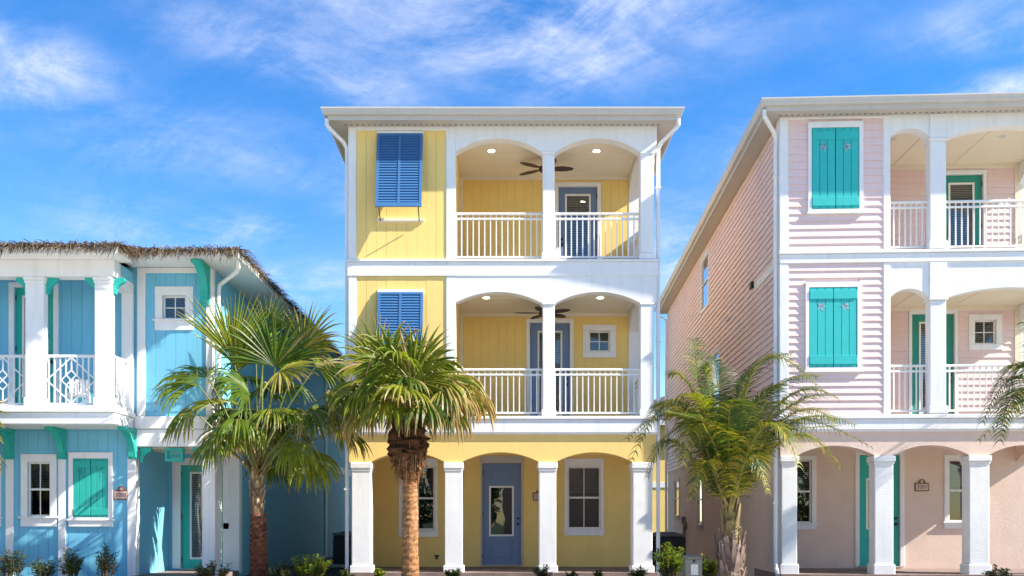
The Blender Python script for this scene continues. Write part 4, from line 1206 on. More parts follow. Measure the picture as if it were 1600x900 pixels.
# ================================================================== houses beyond
def far_house(name, label, x0, x1, y0, y1, zt, wall, wins, rise=2.2, ov=.5, group='houses beyond the row'):
    h = thing(name, label, 'house', (x0, y0, 0), 0, group)
    w_, d_ = x1 - x0, y1 - y0
    hl = []
    for (a_, b_, c_, d2) in wins: hl.append(window(h, a_, b_, c_, d2, 0, trim=.1, nx=2, drop=.4))
    m = MB(); m.sheet(0, w_, 0, zt, 0, .2, hl); m.box(0, .2, .201, d_, 0, zt); m.box(w_ - .2, w_, .201, d_, 0, zt); m.box(.2, w_ - .2, d_ - .2, d_, 0, zt)
    m.build('wall', M[wall], h)
    m = MB(); a_, b_, c_, e_ = -ov, w_ + ov, -ov, d_ + ov; k = min(b_ - a_, e_ - c_) / 2 - .01
    p = [m.P(q_) for q_ in ((a_, c_, zt), (b_, c_, zt), (b_, e_, zt), (a_, e_, zt), (a_ + k, c_ + k, zt + rise), (b_ - k, e_ - k, zt + rise))]
    m.F(p[0], p[1], p[5], p[4]) if w_ > d_ else m.F(p[0], p[1], p[4])
    if w_ > d_: m.F(p[1], p[2], p[5]); m.F(p[2], p[3], p[4], p[5]); m.F(p[3], p[0], p[4])
    else: m.F(p[1], p[2], p[5], p[4]); m.F(p[2], p[3], p[5]); m.F(p[3], p[0], p[4], p[5])
    rf_ = m.build('roof', M['shingle'], h)
    m = MB(); m.quad((a_, c_, zt - .01), (a_, e_, zt - .01), (b_, e_, zt - .01), (b_, c_, zt - .01)); m.box(a_, b_, c_ - .02, c_, zt - .2, zt + .02); m.box(a_ - .02, a_, c_, e_, zt - .2, zt + .02); m.box(b_, b_ + .02, c_, e_, zt - .2, zt + .02)
    m.build('fascia', M['white'], rf_)
    m = MB(); m.box(-.03, w_ + .03, -.04, -.001, zt * .5 - .15, zt * .5 + .1); m.build('trim_band', M['white'], h)
    return h


far_house('yellow_house', 'distant yellow house with dark roof, seen in the gap beside the pink house', 5.0, 14.5, 46, 56, 6.0, 'yellow', [(1.2, 2.2, 1.0, 2.4), (3.4, 4.4, 1.0, 2.4), (1.2, 2.2, 4.0, 5.3)])
far_house('orange_house', 'orange house with dark roof at the right edge, beyond the pink balcony', 20.2, 28, 37, 47, 8.8, 'orange', [(.6, 1.6, 1.0, 2.6), (2.6, 3.8, 1.0, 2.6), (2.6, 3.8, 4.4, 5.8)])

# ================================================================== PALMS
def lerp3(a, b, t): return tuple(a[i] + (b[i] - a[i]) * t for i in range(3))


GREENS = [(.065, .135, .009), (.105, .165, .010), (.042, .10, .010), (.155, .19, .012)]
YELL = (.34, .27, .025); STRAW = (.42, .29, .13); BROWN = (.17, .095, .045)


def fan_leaf(P0, H, A, Nn, Rr, spread=250, nseg=34, droop=.9, age=.15, rs=None, bow=.25, pet=.016):
    """costapalmate leaf: stalk P0->H and a pleated fan of segments about axis A with upper face Nn"""
    rs = rs or rng
    m = MB()
    P0, H, A, Nn = Vector(P0), Vector(H), Vector(A).normalized(), Vector(Nn)
    Nn = (Nn - A * Nn.dot(A)).normalized(); B = Nn.cross(A)
    mid = (P0 + H) / 2 + Vector((0, 0, (H - P0).length * .10))
    pts = [P0 * (1 - t) ** 2 + mid * 2 * t * (1 - t) + H * t * t for t in (0, .2, .4, .6, .8, 1.0)]
    gc = (.16, .19, .05)
    m.tube(pts, [pet * 1.8, pet * 1.35, pet * 1.1, pet, pet * .9, pet * .8], 5, [lerp3((.30, .20, .09), gc, min(1, t * 3)) for t in (0, .2, .4, .6, .8, 1)])
    green = GREENS[rs.randrange(4)]; dl = R(spread) / nseg / 2
    ts = (.02, .28, .55, .66, .77, .89, 1.0)
    lf = rs.uniform(.85, 1.15); green = tuple(x * lf for x in green)
    for i in range(nseg):
        th = -R(spread) / 2 + (i + .5) * 2 * dl
        Ls = Rr * (.72 + .28 * math.cos(th * .55)) * rs.uniform(.80, 1.08)
        th += rs.gauss(0, dl * .45)
        brk_ = rs.random() < .06 + .08 * age
        d = (A * math.cos(th) + B * math.sin(th)) + Nn * rs.uniform(-.03, .03)
        d = (d + Nn * bow * (abs(th) / R(spread) * 2) ** 2 * .5).normalized()
        dead = rs.random() < age * .35; k_age = age * rs.uniform(.4, 1.6)
        p = H + d * (Rr * .02); prev = None; last_t = ts[0]; g = droop * rs.uniform(.7, 1.35); dd = d.copy()
        gcol = lerp3(green, YELL, min(1, k_age * rs.uniform(.2, 1.0)))
        if dead: gcol = lerp3(gcol, STRAW, rs.uniform(.4, .9))
        tw = rs.uniform(-.5, .5)
        for t in ts:
            st = (t - last_t) * Ls
            if t > .50: dd = (dd + Vector((0, 0, -1)) * g * (t - last_t) * (1.6 + 4.2 * (t - .50))).normalized()
            elif t > .3 and brk_: dd = (dd + Vector((rs.uniform(-.2, .2), rs.uniform(-.2, .2), -1)) * (.5 + droop * .6)).normalized()
            elif t > .1: dd = (dd + Vector((0, 0, -1)) * droop * .45 * (t - last_t)).normalized()
            p = p + dd * st; last_t = t
            wdt = (t * Ls * math.tan(dl) * 1.04) if t <= .55 else .55 * Ls * math.tan(dl) * 1.04 * max(0.03, (1 - (t - .55) / .45)) ** .75
            sd = dd.cross(Nn)
            if sd.length < 1e-3: sd = B.copy()
            sd.normalize()
            if t > .5: sd = (sd + Nn * tw * (t - .5)).normalized()
            up = sd.cross(dd).normalized()
            tipk = max(0, (t - (1 - .6 * k_age - .02)) / (.6 * k_age + .02))
            c = lerp3(gcol, lerp3(STRAW, BROWN, rs.random() * .5), min(1, tipk))
            if prev is not None or True:
                cur = (m.P(p - sd * wdt - up * wdt * .45, c), m.P(p + up * wdt * .45, c), m.P(p + sd * wdt - up * wdt * .45, c))
            if prev:
                m.F(prev[0], prev[1], cur[1], cur[0]); m.F(prev[1], prev[2], cur[2], cur[1])
            prev = cur
    return m


def palm_trunk(pts, rads, cols, rough=.02, n=18, rings=60, seed=1, ringed=True):
    """tapered trunk with leaf-scar rings"""
    rs = random.Random(seed); m = MB()
    def samp(arr, t):
        x = t * (len(arr) - 1); i = min(int(x), len(arr) - 2); f = x - i
        return arr[i] * (1 - f) + arr[i + 1] * f if isinstance(arr[0], (float, int)) else tuple(arr[i][k] * (1 - f) + arr[i + 1][k] * f for k in range(3))
    prev = None
    for j in range(rings + 1):
        t = j / rings; c = samp(pts, t); rr = samp(rads, t); cc = samp(cols, t)
        ph = (j % 3) / 3
        bulge = (1 + .045 * (1 - ph)) if ringed else 1
        dk = .62 + .5 * ph if ringed else 1
        ring = []
        for k in range(n):
            an = 2 * math.pi * k / n
            q = rr * bulge * (1 + rs.uniform(-rough, rough))
            g = dk * rs.uniform(.6, 1.4)
            ring.append(m.P((c[0] + q * math.cos(an), c[1] + q * math.sin(an), c[2]), tuple(x * g for x in cc)))
        if prev:
            for k in range(n): m.F(prev[k], prev[(k + 1) % n], ring[(k + 1) % n], ring[k])
        prev = ring
    m.F(*prev)
    return m


def boots(m, c, r0, z0, z1, n, col, rs, out=.12, lng=.25, wd=.05, up=1.0):
    """old leaf bases standing off the trunk"""
    for i in range(n):
        t = i / n; an = i * 2.399 + rs.uniform(-.2, .2); z = z0 + (z1 - z0) * t
        d = Vector((math.cos(an), math.sin(an), 0)); s_ = Vector((-d.y, d.x, 0))
        b = Vector((c[0], c[1], z)) + d * r0 * .92; l = lng * rs.uniform(.6, 1.3); w_ = wd * rs.uniform(.7, 1.3)
        tip = b + d * out * rs.uniform(.5, 1.5) + Vector((0, 0, l * up)) + s_ * rs.uniform(-.04, .04)
        g = rs.uniform(.6, 1.35); cc = tuple(x * g for x in col); cd = tuple(x * .5 for x in cc)
        i_ = [m.P(b - s_ * w_, cd), m.P(b + s_ * w_, cd), m.P(tip + s_ * w_ * .35, cc), m.P(tip - s_ * w_ * .35, cc),
              m.P(b - s_ * w_ + d * .03, cd), m.P(b + s_ * w_ + d * .03, cd), m.P(tip + s_ * w_ * .35 + d * .015, cc), m.P(tip - s_ * w_ * .35 + d * .015, cc)]
        m.F(i_[4], i_[5], i_[6], i_[7]); m.F(i_[1], i_[0], i_[3], i_[2]); m.F(i_[0], i_[4], i_[7], i_[3]); m.F(i_[5], i_[1], i_[2], i_[6]); m.F(i_[3], i_[7], i_[6], i_[2])


def rel(px, py, Y, o):
    return Vector(((px - CX) * Y / FPX - o[0], Y - o[1], ZC + (HY - py) * Y / FPX - o[2]))


def crown_leaf(t, P0, H, A, Nn, Rr, **k):
    fan_leaf(P0, H, A, Nn, Rr, **k).build('frond', M['leaf'], t, colors=True)


# ---- glossy green fan palm in front of the blue house
Yp = 18.4; o1 = ((405 - CX) * Yp / FPX, Yp, 0.0)
t1 = thing('fan_palm', 'tall green fan palm with reddish shaggy trunk in front of the blue house', 'palm tree', o1)
ztop = ZC + (HY - 742) * Yp / FPX
m = palm_trunk([(.0, 0, 0.0), (.0, 0, .6), (-.02, 0, 1.3), (-.05, 0, ztop)], [.20, .145, .115, .10], [(.13, .045, .025), (.16, .055, .03), (.25, .12, .07), (.36, .25, .14)], .05, 18, 54, 4)
boots(m, (-.01, 0), .13, .15, 1.35, 90, (.19, .06, .03), random.Random(5), .04, .08, .045, .8)
boots(m, (-.04, 0), .095, 1.35, ztop, 34, (.42, .30, .17), random.Random(6), .05, .16, .045, 1)
m.build('trunk', M['bark'], t1, colors=True)
C1 = Vector((-.05, 0, ztop - .05)); rs = random.Random(11)
V = Vector
spec = [  # hastula px,py,dY ; axis (x, y, z) ; face ; radius ; spread ; droop ; age
    (363, 556, .1, (-.12, -.1, 1), (.45, -1, .1), 1.28, 95, .10, .05), (372, 575, -.3, (.2, -.3, 1), (.3, -1, .3), 1.05, 110, .2, .05),
    (430, 574, -.35, (-.02, -.25, 1), (.15, -1, .25), 1.15, 150, .25, .1), (436, 580, -.55, (.95, -.5, .15), (.1, -.7, .9), .95, 170, .45, .5),
    (474, 545, .1, (.65, -.2, .8), (-.2, -1, .4), .98, 150, .4, .4), (310, 602, -.1, (-1, -.2, .55), (-.1, -.8, .9), 1.0, 120, 1.0, .1),
    (325, 590, .3, (-.8, .2, .7), (.3, -.6, .8), .85, 130, .8, .1), (367, 668, -.7, (-.1, -.8, -.15), (.05, -.7, .9), .95, 230, 1.0, .1),
    (300, 640, -.3, (-.9, -.3, -.35), (-.3, -.6, .8), .9, 170, 1.4, .5), (425, 640, -.8, (.5, -.7, .1), (.2, -.5, 1), .9, 170, 1.1, .25),
    (480, 640, -.35, (.85, -.35, -.1), (.2, -.6, .9), .95, 180, 1.3, .2), (508, 615, .1, (1, .1, .0), (.1, -.5, 1), .9, 170, 1.4, .6),
    (492, 575, .3, (.9, .2, .4), (-.3, -.8, .7), .92, 150, .8, .2), (482, 712, .1, (.9, -.25, -.25), (.35, -.6, .75), .95, 250, 1.3, .03),
    (345, 630, .35, (-.6, .4, .4), (.4, -.6, .7), .9, 160, 1.0, .1), (400, 560, .5, (.1, .4, 1), (.3, -1, .5), 1.05, 130, .3, .1),
    (440, 660, .4, (.5, .6, .1), (0, -.3, 1), .9, 200, 1.3, .3), (335, 688, -.1, (-.6, -.5, -.7), (-.4, -.7, .5), .8, 170, 1.3, .2),
    (455, 690, -.5, (.4, -.7, -.5), (.2, -.7, .7), .8, 180, 1.4, .1), (390, 615, -.6, (-.45, -.7, .5), (.2, -.7, .8), .95, 130, .8, .1),
    (415, 525, .2, (.3, .1, 1), (-.3, -1, .2), .85, 100, .2, .15), (520, 640, -.2, (.9, -.3, -.4), (.3, -.6, .7), .8, 160, 1.6, .8)]
for (px, py, dy, A, Nn, Rr, sp, dr, ag) in spec:
    H = rel(px, py, Yp + dy, o1)
    crown_leaf(t1, C1 + V((rs.uniform(-.1, .1), rs.uniform(-.1, .1), rs.uniform(-.1, .12))), H, A, Nn, Rr, spread=sp, nseg=27, droop=dr, age=ag, rs=rs)

for (px, py, dy, A, Nn, Rr, sp, dr, ag) in ((400, 640, .8, (-.2, .9, .2), (0, .3, 1), 1.0, 240, 1.2, .1), (430, 600, .9, (.2, .9, .3), (0, .3, 1), 1.0, 240, 1.0, .1), (385, 590, .9, (-.3, .8, .4), (0, .2, 1), 1.0, 240, 1.0, .1),  # rear fronds added to keep the sun out of the blue porch recess
        (415, 670, .7, (.1, 1, -.1), (0, .2, 1), .95, 240, 1.4, .2), (450, 640, .8, (.5, .8, .1), (0, .2, 1), .95, 240, 1.3, .2), (370, 640, .7, (-.6, .8, .1), (0, .2, 1), .95, 240, 1.3, .1), (410, 560, .9, (.0, .7, .8), (0, -.6, .7), 1.0, 230, .8, .1), (425, 715, .6, (.2, 1, -.3), (0, .2, 1), .9, 230, 1.5, .2)):
    crown_leaf(t1, C1 + V((rs.uniform(-.1, .1), .05, rs.uniform(-.1, .12))), rel(px, py, Yp + dy, o1), A, Nn, Rr, spread=sp, nseg=27, droop=dr, age=ag, rs=rs)
for i in range(3):
    az = i * 2.4 + rs.uniform(-.3, .3); el = R(rs.choice((78, 62, 45, 30, 18)) - (0 if math.sin(az) > 0 else -8)); ln = rs.uniform(1.15, 1.8)
    d = V((math.cos(az) * math.cos(el), math.sin(az) * math.cos(el), math.sin(el)))
    H = C1 + V((0, 0, .45)) + d * ln; A = (d + V((0, 0, -.25))).normalized()
    crown_leaf(t1, C1 + V((rs.uniform(-.1, .1), rs.uniform(-.1, .1), rs.uniform(-.1, .12))), H, A, V((-d.x * .6, -d.y * .6 - .25, 1)), rs.uniform(.75, .98), spread=rs.uniform(170, 250), nseg=25, droop=rs.uniform(.9, 1.7), age=rs.choice((.05, .1, .3, .6)), rs=rs)

# ---- browning fan palm in front of the yellow house
Yp = 17.7; o2 = ((641 - CX) * Yp / FPX, Yp, 0.0)
t2 = thing('fan_palm', 'fan palm with drooping brown-tipped leaves and smooth tan trunk in front of the yellow house', 'palm tree', o2)
ztop = ZC + (HY - 655) * Yp / FPX
m = palm_trunk([(.0, 0, 0.0), (-.0, 0, .8), (.005, 0, 1.6), (-.01, 0, 2.2), (-.01, 0, ztop)], [.165, .145, .135, .13, .135],
               [(.28, .135, .06), (.34, .17, .075), (.36, .18, .08), (.32, .15, .065), (.17, .08, .04)], .06, 20, 84, 9)
m.build('trunk', M['bark'], t2, colors=True)
rb = random.Random(12)
m = palm_trunk([(.0, 0, 2.0), (-.03, 0, 2.25), (-.05, 0, 2.5), (-.02, 0, 2.75), (-.01, 0, ztop), (-.01, 0, ztop + .15)], [.15, .23, .32, .33, .25, .14], [(.20, .09, .04), (.17, .075, .03), (.11, .05, .022), (.09, .04, .018), (.12, .055, .025), (.10, .05, .02)], .26, 22, 26, 14)
boots(m, (-.02, 0), .15, 2.1, ztop + .05, 46, (.17, .08, .035), rb, .17, .12, .08, .3)
boots(m, (-.02, 0), .17, 2.3, ztop, 60, (.22, .10, .04), rb, .13, .26, .06, -.9)
for i in range(700):                                # hanging fibre
    an = rb.uniform(0, 6.28); d = Vector((math.cos(an), math.sin(an), 0)); rr = rb.uniform(.14, .32); z = rb.uniform(2.25, ztop)
    p = Vector((-.02, 0, z)) + d * rr; l = rb.uniform(.1, .45); sd = Vector((-d.y, d.x, 0)) * rb.uniform(.003, .012); g = rb.uniform(.5, 1.3)
    c = tuple(x * g for x in ((.30, .16, .07) if rb.random() < .6 else (.12, .06, .03)))
    q = p + d * rb.uniform(-.04, .06) + Vector((0, 0, -l)); i_ = [m.P(p - sd, c), m.P(p + sd, c), m.P(q + sd * .3, c), m.P(q - sd * .3, c)]; m.F(*i_)
m.build('fibre_skirt', M['bark'], t2, colors=True)
C2 = Vector((-.01, 0, ztop + .02)); rs = random.Random(21)
spec = [
    (590, 570, -.1, (-.55, -.2, 1), (.3, -1, .35), .92, 150, .45, .25), (612, 572, -.5, (-.25, -.35, .9), (.15, -1, .35), .95, 210, .7, .45),
    (643, 596, -.45, (.12, -.2, 1), (.05, -1, .2), .98, 200, .3, .15), (655, 575, .2, (.3, .1, 1), (-.1, -1, .3), .95, 190, .4, .3),
    (690, 600, -.35, (.85, -.35, .35), (-.1, -.8, .8), 1.0, 230, 1.4, .9), (705, 603, .1, (1, .0, .2), (.0, -.6, 1), 1.28, 220, 1.6, 1.15),
    (580, 600, -.2, (-1, -.2, .2), (.1, -.6, 1), 1.05, 230, 1.2, .3), (585, 615, .25, (-1, .25, .05), (.2, -.4, 1), 1.0, 230, 1.6, .6),
    (610, 625, -.55, (-.55, -.75, -.1), (-.2, -.7, .8), .9, 240, 1.5, .35), (660, 628, -.6, (.3, -.8, -.1), (.1, -.7, .8), .9, 250, 1.5, .4),
    (695, 632, -.25, (.8, -.4, -.2), (.3, -.6, .8), .9, 230, 1.7, .8), (630, 610, -.6, (-.1, -.85, .3), (.0, -.6, .9), .95, 240, 1.1, .3),
    (625, 585, .35, (-.2, .45, .9), (.1, -1, .4), 1.0, 200, .6, .2), (600, 590, .4, (-.7, .5, .5), (.3, -.6, .8), .95, 220, 1.0, .25),
    (685, 595, .4, (.65, .5, .5), (-.2, -.5, 1), .95, 220, 1.2, .5), (575, 635, 0, (-.85, -.3, -.35), (-.3, -.6, .8), .85, 220, 1.8, .85),
    (720, 612, -.1, (1, -.15, -.05), (.1, -.6, 1), .85, 210, 1.8, 1.2), (640, 640, .4, (.1, .9, -.1), (0, .4, 1), .9, 230, 1.5, .5), (560, 605, .1, (-1, .0, .1), (.1, -.7, .9), .8, 200, 1.0, .2)]
for (px, py, dy, A, Nn, Rr, sp, dr, ag) in spec:
    H = rel(px, py, Yp + dy, o2)
    crown_leaf(t2, C2 + V((rs.uniform(-.09, .09), rs.uniform(-.09, .09), rs.uniform(-.05, .15))), H, A, Nn, Rr, spread=sp, nseg=27, droop=dr, age=ag * .7, rs=rs)

for i in range(10):
    az = i * 2.4 + rs.uniform(-.3, .3); el = R(rs.choice((65, 45, 30, 18, 8)) + (0 if math.sin(az) > 0 else 12)); ln = rs.uniform(.5, .95)
    d = V((math.cos(az) * math.cos(el), math.sin(az) * math.cos(el), math.sin(el)))
    H = C2 + V((0, 0, .2)) + d * ln; A = (d + V((0, 0, -.3))).normalized()
    crown_leaf(t2, C2 + V((rs.uniform(-.1, .1), rs.uniform(-.1, .1), rs.uniform(-.1, .12))), H, A, V((-d.x * .6, -d.y * .6 - .25, 1)), rs.uniform(.75, .95), spread=rs.uniform(170, 230), nseg=25, droop=rs.uniform(1.3, 2.1), age=rs.choice((.3, .5, .8, 1.1)) if el < .5 else .2, rs=rs)

# ---- the fan palm left of the frame: only its leaf tips reach in
t5 = copy_tree(t2)
t5['label'] = 'fan palm at the left edge, only its dry leaf tips in view'
t5.location = (-10.22, 17.0, -1.05); t5.rotation_euler = (0, 0, R(150))
for o in (t1, t2, t5): o['group'] = 'fan palms along the street'


def feather(P0, P1, P2, P3, n=46, lmax=.52, droop=.9, rs=None, green=None, tipc=.2, plane=None, wid=.0155):
    """arching feather frond: rachis along a bezier, leaflets in two ranks"""
    rs = rs or rng; m = MB(); P = [Vector(p) for p in (P0, P1, P2, P3)]
    ta, tb = .42, .76                               # P1 and P2 are points the frond passes through
    ba = [(1 - ta) ** 3, 3 * ta * (1 - ta) ** 2, 3 * ta * ta * (1 - ta), ta ** 3]; bb = [(1 - tb) ** 3, 3 * tb * (1 - tb) ** 2, 3 * tb * tb * (1 - tb), tb ** 3]
    qa = P[1] - P[0] * ba[0] - P[3] * ba[3]; qb = P[2] - P[0] * bb[0] - P[3] * bb[3]; dt = ba[1] * bb[2] - ba[2] * bb[1]
    P[1], P[2] = (qa * bb[2] - qb * ba[2]) / dt, (qb * ba[1] - qa * bb[1]) / dt
    bz_ = lambda t: P[0] * (1 - t) ** 3 + P[1] * 3 * t * (1 - t) ** 2 + P[2] * 3 * t * t * (1 - t) + P[3] * t ** 3
    dz_ = lambda t: ((P[1] - P[0]) * (1 - t) ** 2 + (P[2] - P[1]) * 2 * t * (1 - t) + (P[3] - P[2]) * t * t).normalized()
    ts = [i / 14 for i in range(15)]
    gst = (.25, .24, .06)
    m.tube([bz_(t) for t in ts], [.026 * (1 - t) ** .8 + .004 for t in ts], 5, [lerp3((.32, .24, .10), gst, min(1, t * 2.5)) for t in ts])
    green = green or [(.050, .094, .013), (.070, .118, .014), (.038, .074, .013), (.115, .145, .016)][rs.randrange(4)]
    for i in range(n):
        t = .14 + .855 * i / (n - 1); p = bz_(t); T = dz_(t)
        upv = Vector((0, 0, 1)); sd = T.cross(upv)
        if sd.length < .15: sd = Vector((1, .3, 0))
        sd.normalize(); nn = sd.cross(T).normalized()
        ln = lmax * (math.sin(math.pi * min(1, .12 + t * .80)) ** .6) * (1 if t < .9 else .7)
        for s_ in (-1, 1):
            l = ln * 1.42 * rs.uniform(.90, 1.08)
            d = (sd * s_ * rs.uniform(.88, 1) + T * rs.uniform(.48, .66) + nn * rs.uniform(.08, .26)).normalized()
            g = rs.uniform(.7, 1.3); c0 = tuple(x * g for x in green)
            if rs.random() < tipc: c0 = lerp3(c0, YELL, rs.uniform(.3, 1))
            q = p.copy(); prev = None; K = 5
            for k in range(K):
                f = k / (K - 1); wv = wid * (1 - f * .93) if k else wid * .5
                side = d.cross(nn)
                if side.length < 1e-3: side = T.copy()
                side = side.normalized() * wv
                c = lerp3(c0, STRAW, max(0, f - .8) * 2.5 * tipc)
                cur = (m.P(q - side, c), m.P(q + side, c))
                if prev: m.F(prev[0], prev[1], cur[1], cur[0])
                prev = cur
                q = q + d * l / (K - 1)
                d = (d + Vector((0, 0, -1)) * droop * rs.uniform(.34, .50)).normalized()
    return m


def feather_palm(label, ox_, Y, base_py, fronds, seed, trunk=True, origin_px=None):
    o = (ox_, Y, 0.0); t = thing('feather_palm', label, 'palm tree', o, 0, 'feather palms beside the pink house'); rs = random.Random(seed)
    zt = ZC + (HY - base_py) * Y / FPX
    m = palm_trunk([(0, 0, 0), (0, 0, .4), (0, 0, .9), (0, 0, zt)], [.24, .22, .16, .10], [(.19, .13, .10), (.21, .15, .11), (.28, .20, .10), (.25, .24, .08)], .05, 16, 40, seed)
    rb = random.Random(seed + 1)
    boots(m, (0, 0), .20, .1, .75, 40, (.24, .17, .14), rb, .07, .34, .055, 1)
    boots(m, (0, 0), .13, .75, zt, 26, (.36, .27, .13), rb, .05, .36, .045, 1)
    m.build('trunk', M['bark'], t, colors=True)
    for f in fronds:
        (x1, y1, d1), (x2, y2, d2), (x3, y3, d3) = f[:3]
        lm, dr, tip = f[3] if len(f) > 3 else (.52, .8, .2)
        p0 = Vector((rs.uniform(-.07, .07), rs.uniform(-.07, .07), zt - rs.uniform(.05, .4)))
        if len(fronds) < 10 or rs.random() < .45:
            j_ = lambda a_: rs.uniform(-a_, a_)
            p1 = p0 + Vector((j_(.05), j_(.05), j_(.1)))
            feather(p1, rel(x1 + j_(14), y1 + j_(10), Y + d1 + j_(.15), o), rel(x2 + j_(28), y2 + 12 + j_(18), Y + d2 + j_(.3), o), rel(x3 + j_(40), y3 + 22 + j_(26), Y + d3 + j_(.5), o), 60, lm * .95, dr * .85, rs, None, tip).build('frond', M['leaf'], t, colors=True)
        feather(p0, rel(x1, y1, Y + d1, o), rel(x2, y2, Y + d2, o), rel(x3, y3, Y + d3, o), 66, lm, dr * .8, rs, None, tip).build('frond', M['leaf'], t, colors=True)
    return t


Yq = 17.4
fr3 = [
    ((1114, 680, -.1), (1092, 595, .0), (1086, 530, .1), (.44, .9, .1)), ((1108, 670, .3), (1072, 595, .4), (1046, 585, .5), (.44, .9, .1)), ((1118, 680, .0), (1108, 610, .1), (1100, 570, .1), (.42, .9, .1)),
    ((1092, 690, -.2), (1045, 630, -.4), (999, 692, -.6), (.42, 1.0, .4)), ((1096, 700, .2), (1050, 635, .3), (1014, 640, .4), (.42, 1.0, .3)), ((1085, 725, .0), (1040, 690, -.1), (1012, 745, -.2), (.38, 1.1, .45)),
    ((1160, 640, -.2), (1203, 556, -.2), (1276, 602, -.2), (.38, .8, .1)), ((1154, 660, .2), (1182, 575, .3), (1238, 552, .5), (.40, .8, .1)), ((1148, 660, .0), (1160, 595, .0), (1182, 565, .0), (.42, .8, .08)),
    ((1184, 680, -.2), (1246, 612, -.4), (1308, 622, -.6), (.42, .9, .2)), ((1195, 705, .1), (1262, 652, .2), (1336, 664, .3), (.42, 1.0, .25)), ((1178, 660, .4), (1228, 595, .7), (1282, 588, .9), (.42, .9, .2)),
    ((1195, 715, -.2), (1258, 680, -.4), (1312, 730, -.5), (.40, 1.1, .35)), ((1190, 695, .6), (1255, 640, .9), (1305, 660, 1.2), (.40, 1.0, .25)), ((1170, 700, -.6), (1215, 665, -1.0), (1248, 730, -1.3), (.40, 1.0, .35)),
    ((1118, 700, -.5), (1088, 665, -.9), (1066, 725, -1.2), (.40, 1.0, .35)), ((1132, 670, .4), (1122, 600, .7), (1116, 560, .9), (.42, .8, .1)), ((1138, 690, -.5), (1140, 640, -.8), (1146, 625, -1.1), (.42, .9, .15)),
    ((1160, 680, -.3), (1190, 620, -.5), (1222, 600, -.7), (.42, .8, .15)), ((1120, 690, -.3), (1096, 630, -.5), (1070, 615, -.7), (.42, .9, .15)), ((1168, 690, .6), (1205, 630, 1.0), (1245, 640, 1.3), (.42, 1.0, .2)), ((1108, 690, .6), (1070, 640, 1.0), (1035, 660, 1.2), (.42, 1.0, .2)),
    ((1160, 730, -.5), (1180, 715, -.8), (1200, 770, -1.0), (.34, 1.1, .6)), ((1118, 735, -.4), (1098, 725, -.7), (1082, 778, -.9), (.34, 1.1, .5))]
feather_palm('feathery palm with split grey trunk between the yellow and pink houses', (1142 - CX) * Yq / FPX, Yq, 775, fr3, 31)
fr4 = [((1640, 640, 0), (1585, 590, -.1), (1535, 660, -.2), (.48, 1.0, .15)), ((1640, 630, .1), (1590, 570, .2), (1548, 620, .3), (.46, 1.0, .15)), ((1650, 600, -.2), (1640, 520, -.3), (1615, 500, -.4)),
       ((1690, 620, 0), (1740, 540, 0), (1800, 620, 0)), ((1680, 600, .2), (1700, 500, .4), (1740, 480, .6)), ((1640, 650, -.3), (1595, 610, -.6), (1562, 690, -.8), (.45, 1.1, .25)), ((1690, 640, -.3), (1730, 600, -.6), (1770, 700, -.8)), ((1670, 600, .5), (1650, 520, .9), (1610, 560, 1.2))]
feather_palm('dark green feathery palm reaching in from the right edge before the pink house', (1665 - CX) * Yq / FPX, Yq, 690, fr4, 41)


# ================================================================== SHRUBS
def shrub(label, px, py_top, wpx, Y, style, seed, n=30, group='low shrubs in the mulch beds', name='shrub'):
    x = (px - CX) * Y / FPX; hgt = ZC + (HY - py_top) * Y / FPX; wid = wpx * Y / FPX / 2
    t = thing(name, label, 'shrub', (x, Y, 0), 0, group); rs = random.Random(seed); ms = MB(); ml = MB()
    pal = {'oleander': [(.045, .075, .035), (.06, .10, .04), (.035, .06, .035)], 'bright': [(.13, .21, .025), (.18, .25, .03), (.09, .15, .02)], 'dark': [(.03, .055, .025), (.05, .08, .03), (.10, .10, .05)]}[style]
    for i in range(n):
        an = rs.uniform(0, 6.283); rad = wid * math.sqrt(rs.random()); top = Vector((math.cos(an) * rad, math.sin(an) * rad, hgt * rs.uniform(.62, 1.0) * (1 - .25 * (rad / max(wid, .01)) ** 2)))
        b = Vector((math.cos(an) * rad * .25, math.sin(an) * rad * .25, 0)); mid = b.lerp(top, .55) + Vector((rs.uniform(-.03, .03), rs.uniform(-.03, .03), .03))
        ms.tube([b, mid, top], [.008, .006, .003], 4, [(.12, .09, .05)] * 3)
        ll, lw = {'oleander': (.12, .013), 'bright': (.085, .024), 'dark': (.08, .020)}[style]
        for k in range({'oleander': 26, 'bright': 22, 'dark': 20}[style]):
            f = rs.uniform(.35, 1.0); p = (b.lerp(mid, f * 2) if f < .5 else mid.lerp(top, f * 2 - 1)); a2 = rs.uniform(0, 6.283)
            d = Vector((math.cos(a2), math.sin(a2), rs.uniform(.1, 1.1))).normalized(); l = ll * rs.uniform(.6, 1.25)
            sd = d.cross(Vector((0, 0, 1))).normalized() * lw * rs.uniform(.8, 1.2); nn = sd.cross(d).normalized()
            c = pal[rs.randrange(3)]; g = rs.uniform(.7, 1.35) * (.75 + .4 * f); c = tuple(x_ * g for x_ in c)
            if style == 'oleander' and rs.random() < .035: c = (.35, .06, .03)
            if style == 'bright' and rs.random() < .04: c = (.5, .38, .03)
            q = [ml.P(p, c), ml.P(p + d * l * .5 + sd + nn * .006, c), ml.P(p + d * l - Vector((0, 0, l * .15)), c), ml.P(p + d * l * .5 - sd + nn * .006, c), ml.P(p + d * l * .5 - nn * .004, c)]
            ml.F(q[0], q[1], q[4]); ml.F(q[1], q[2], q[4]); ml.F(q[2], q[3], q[4]); ml.F(q[3], q[0], q[4])
    ms.build('stem', M['bark'], t, colors=True)
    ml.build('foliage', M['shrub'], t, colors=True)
    return t


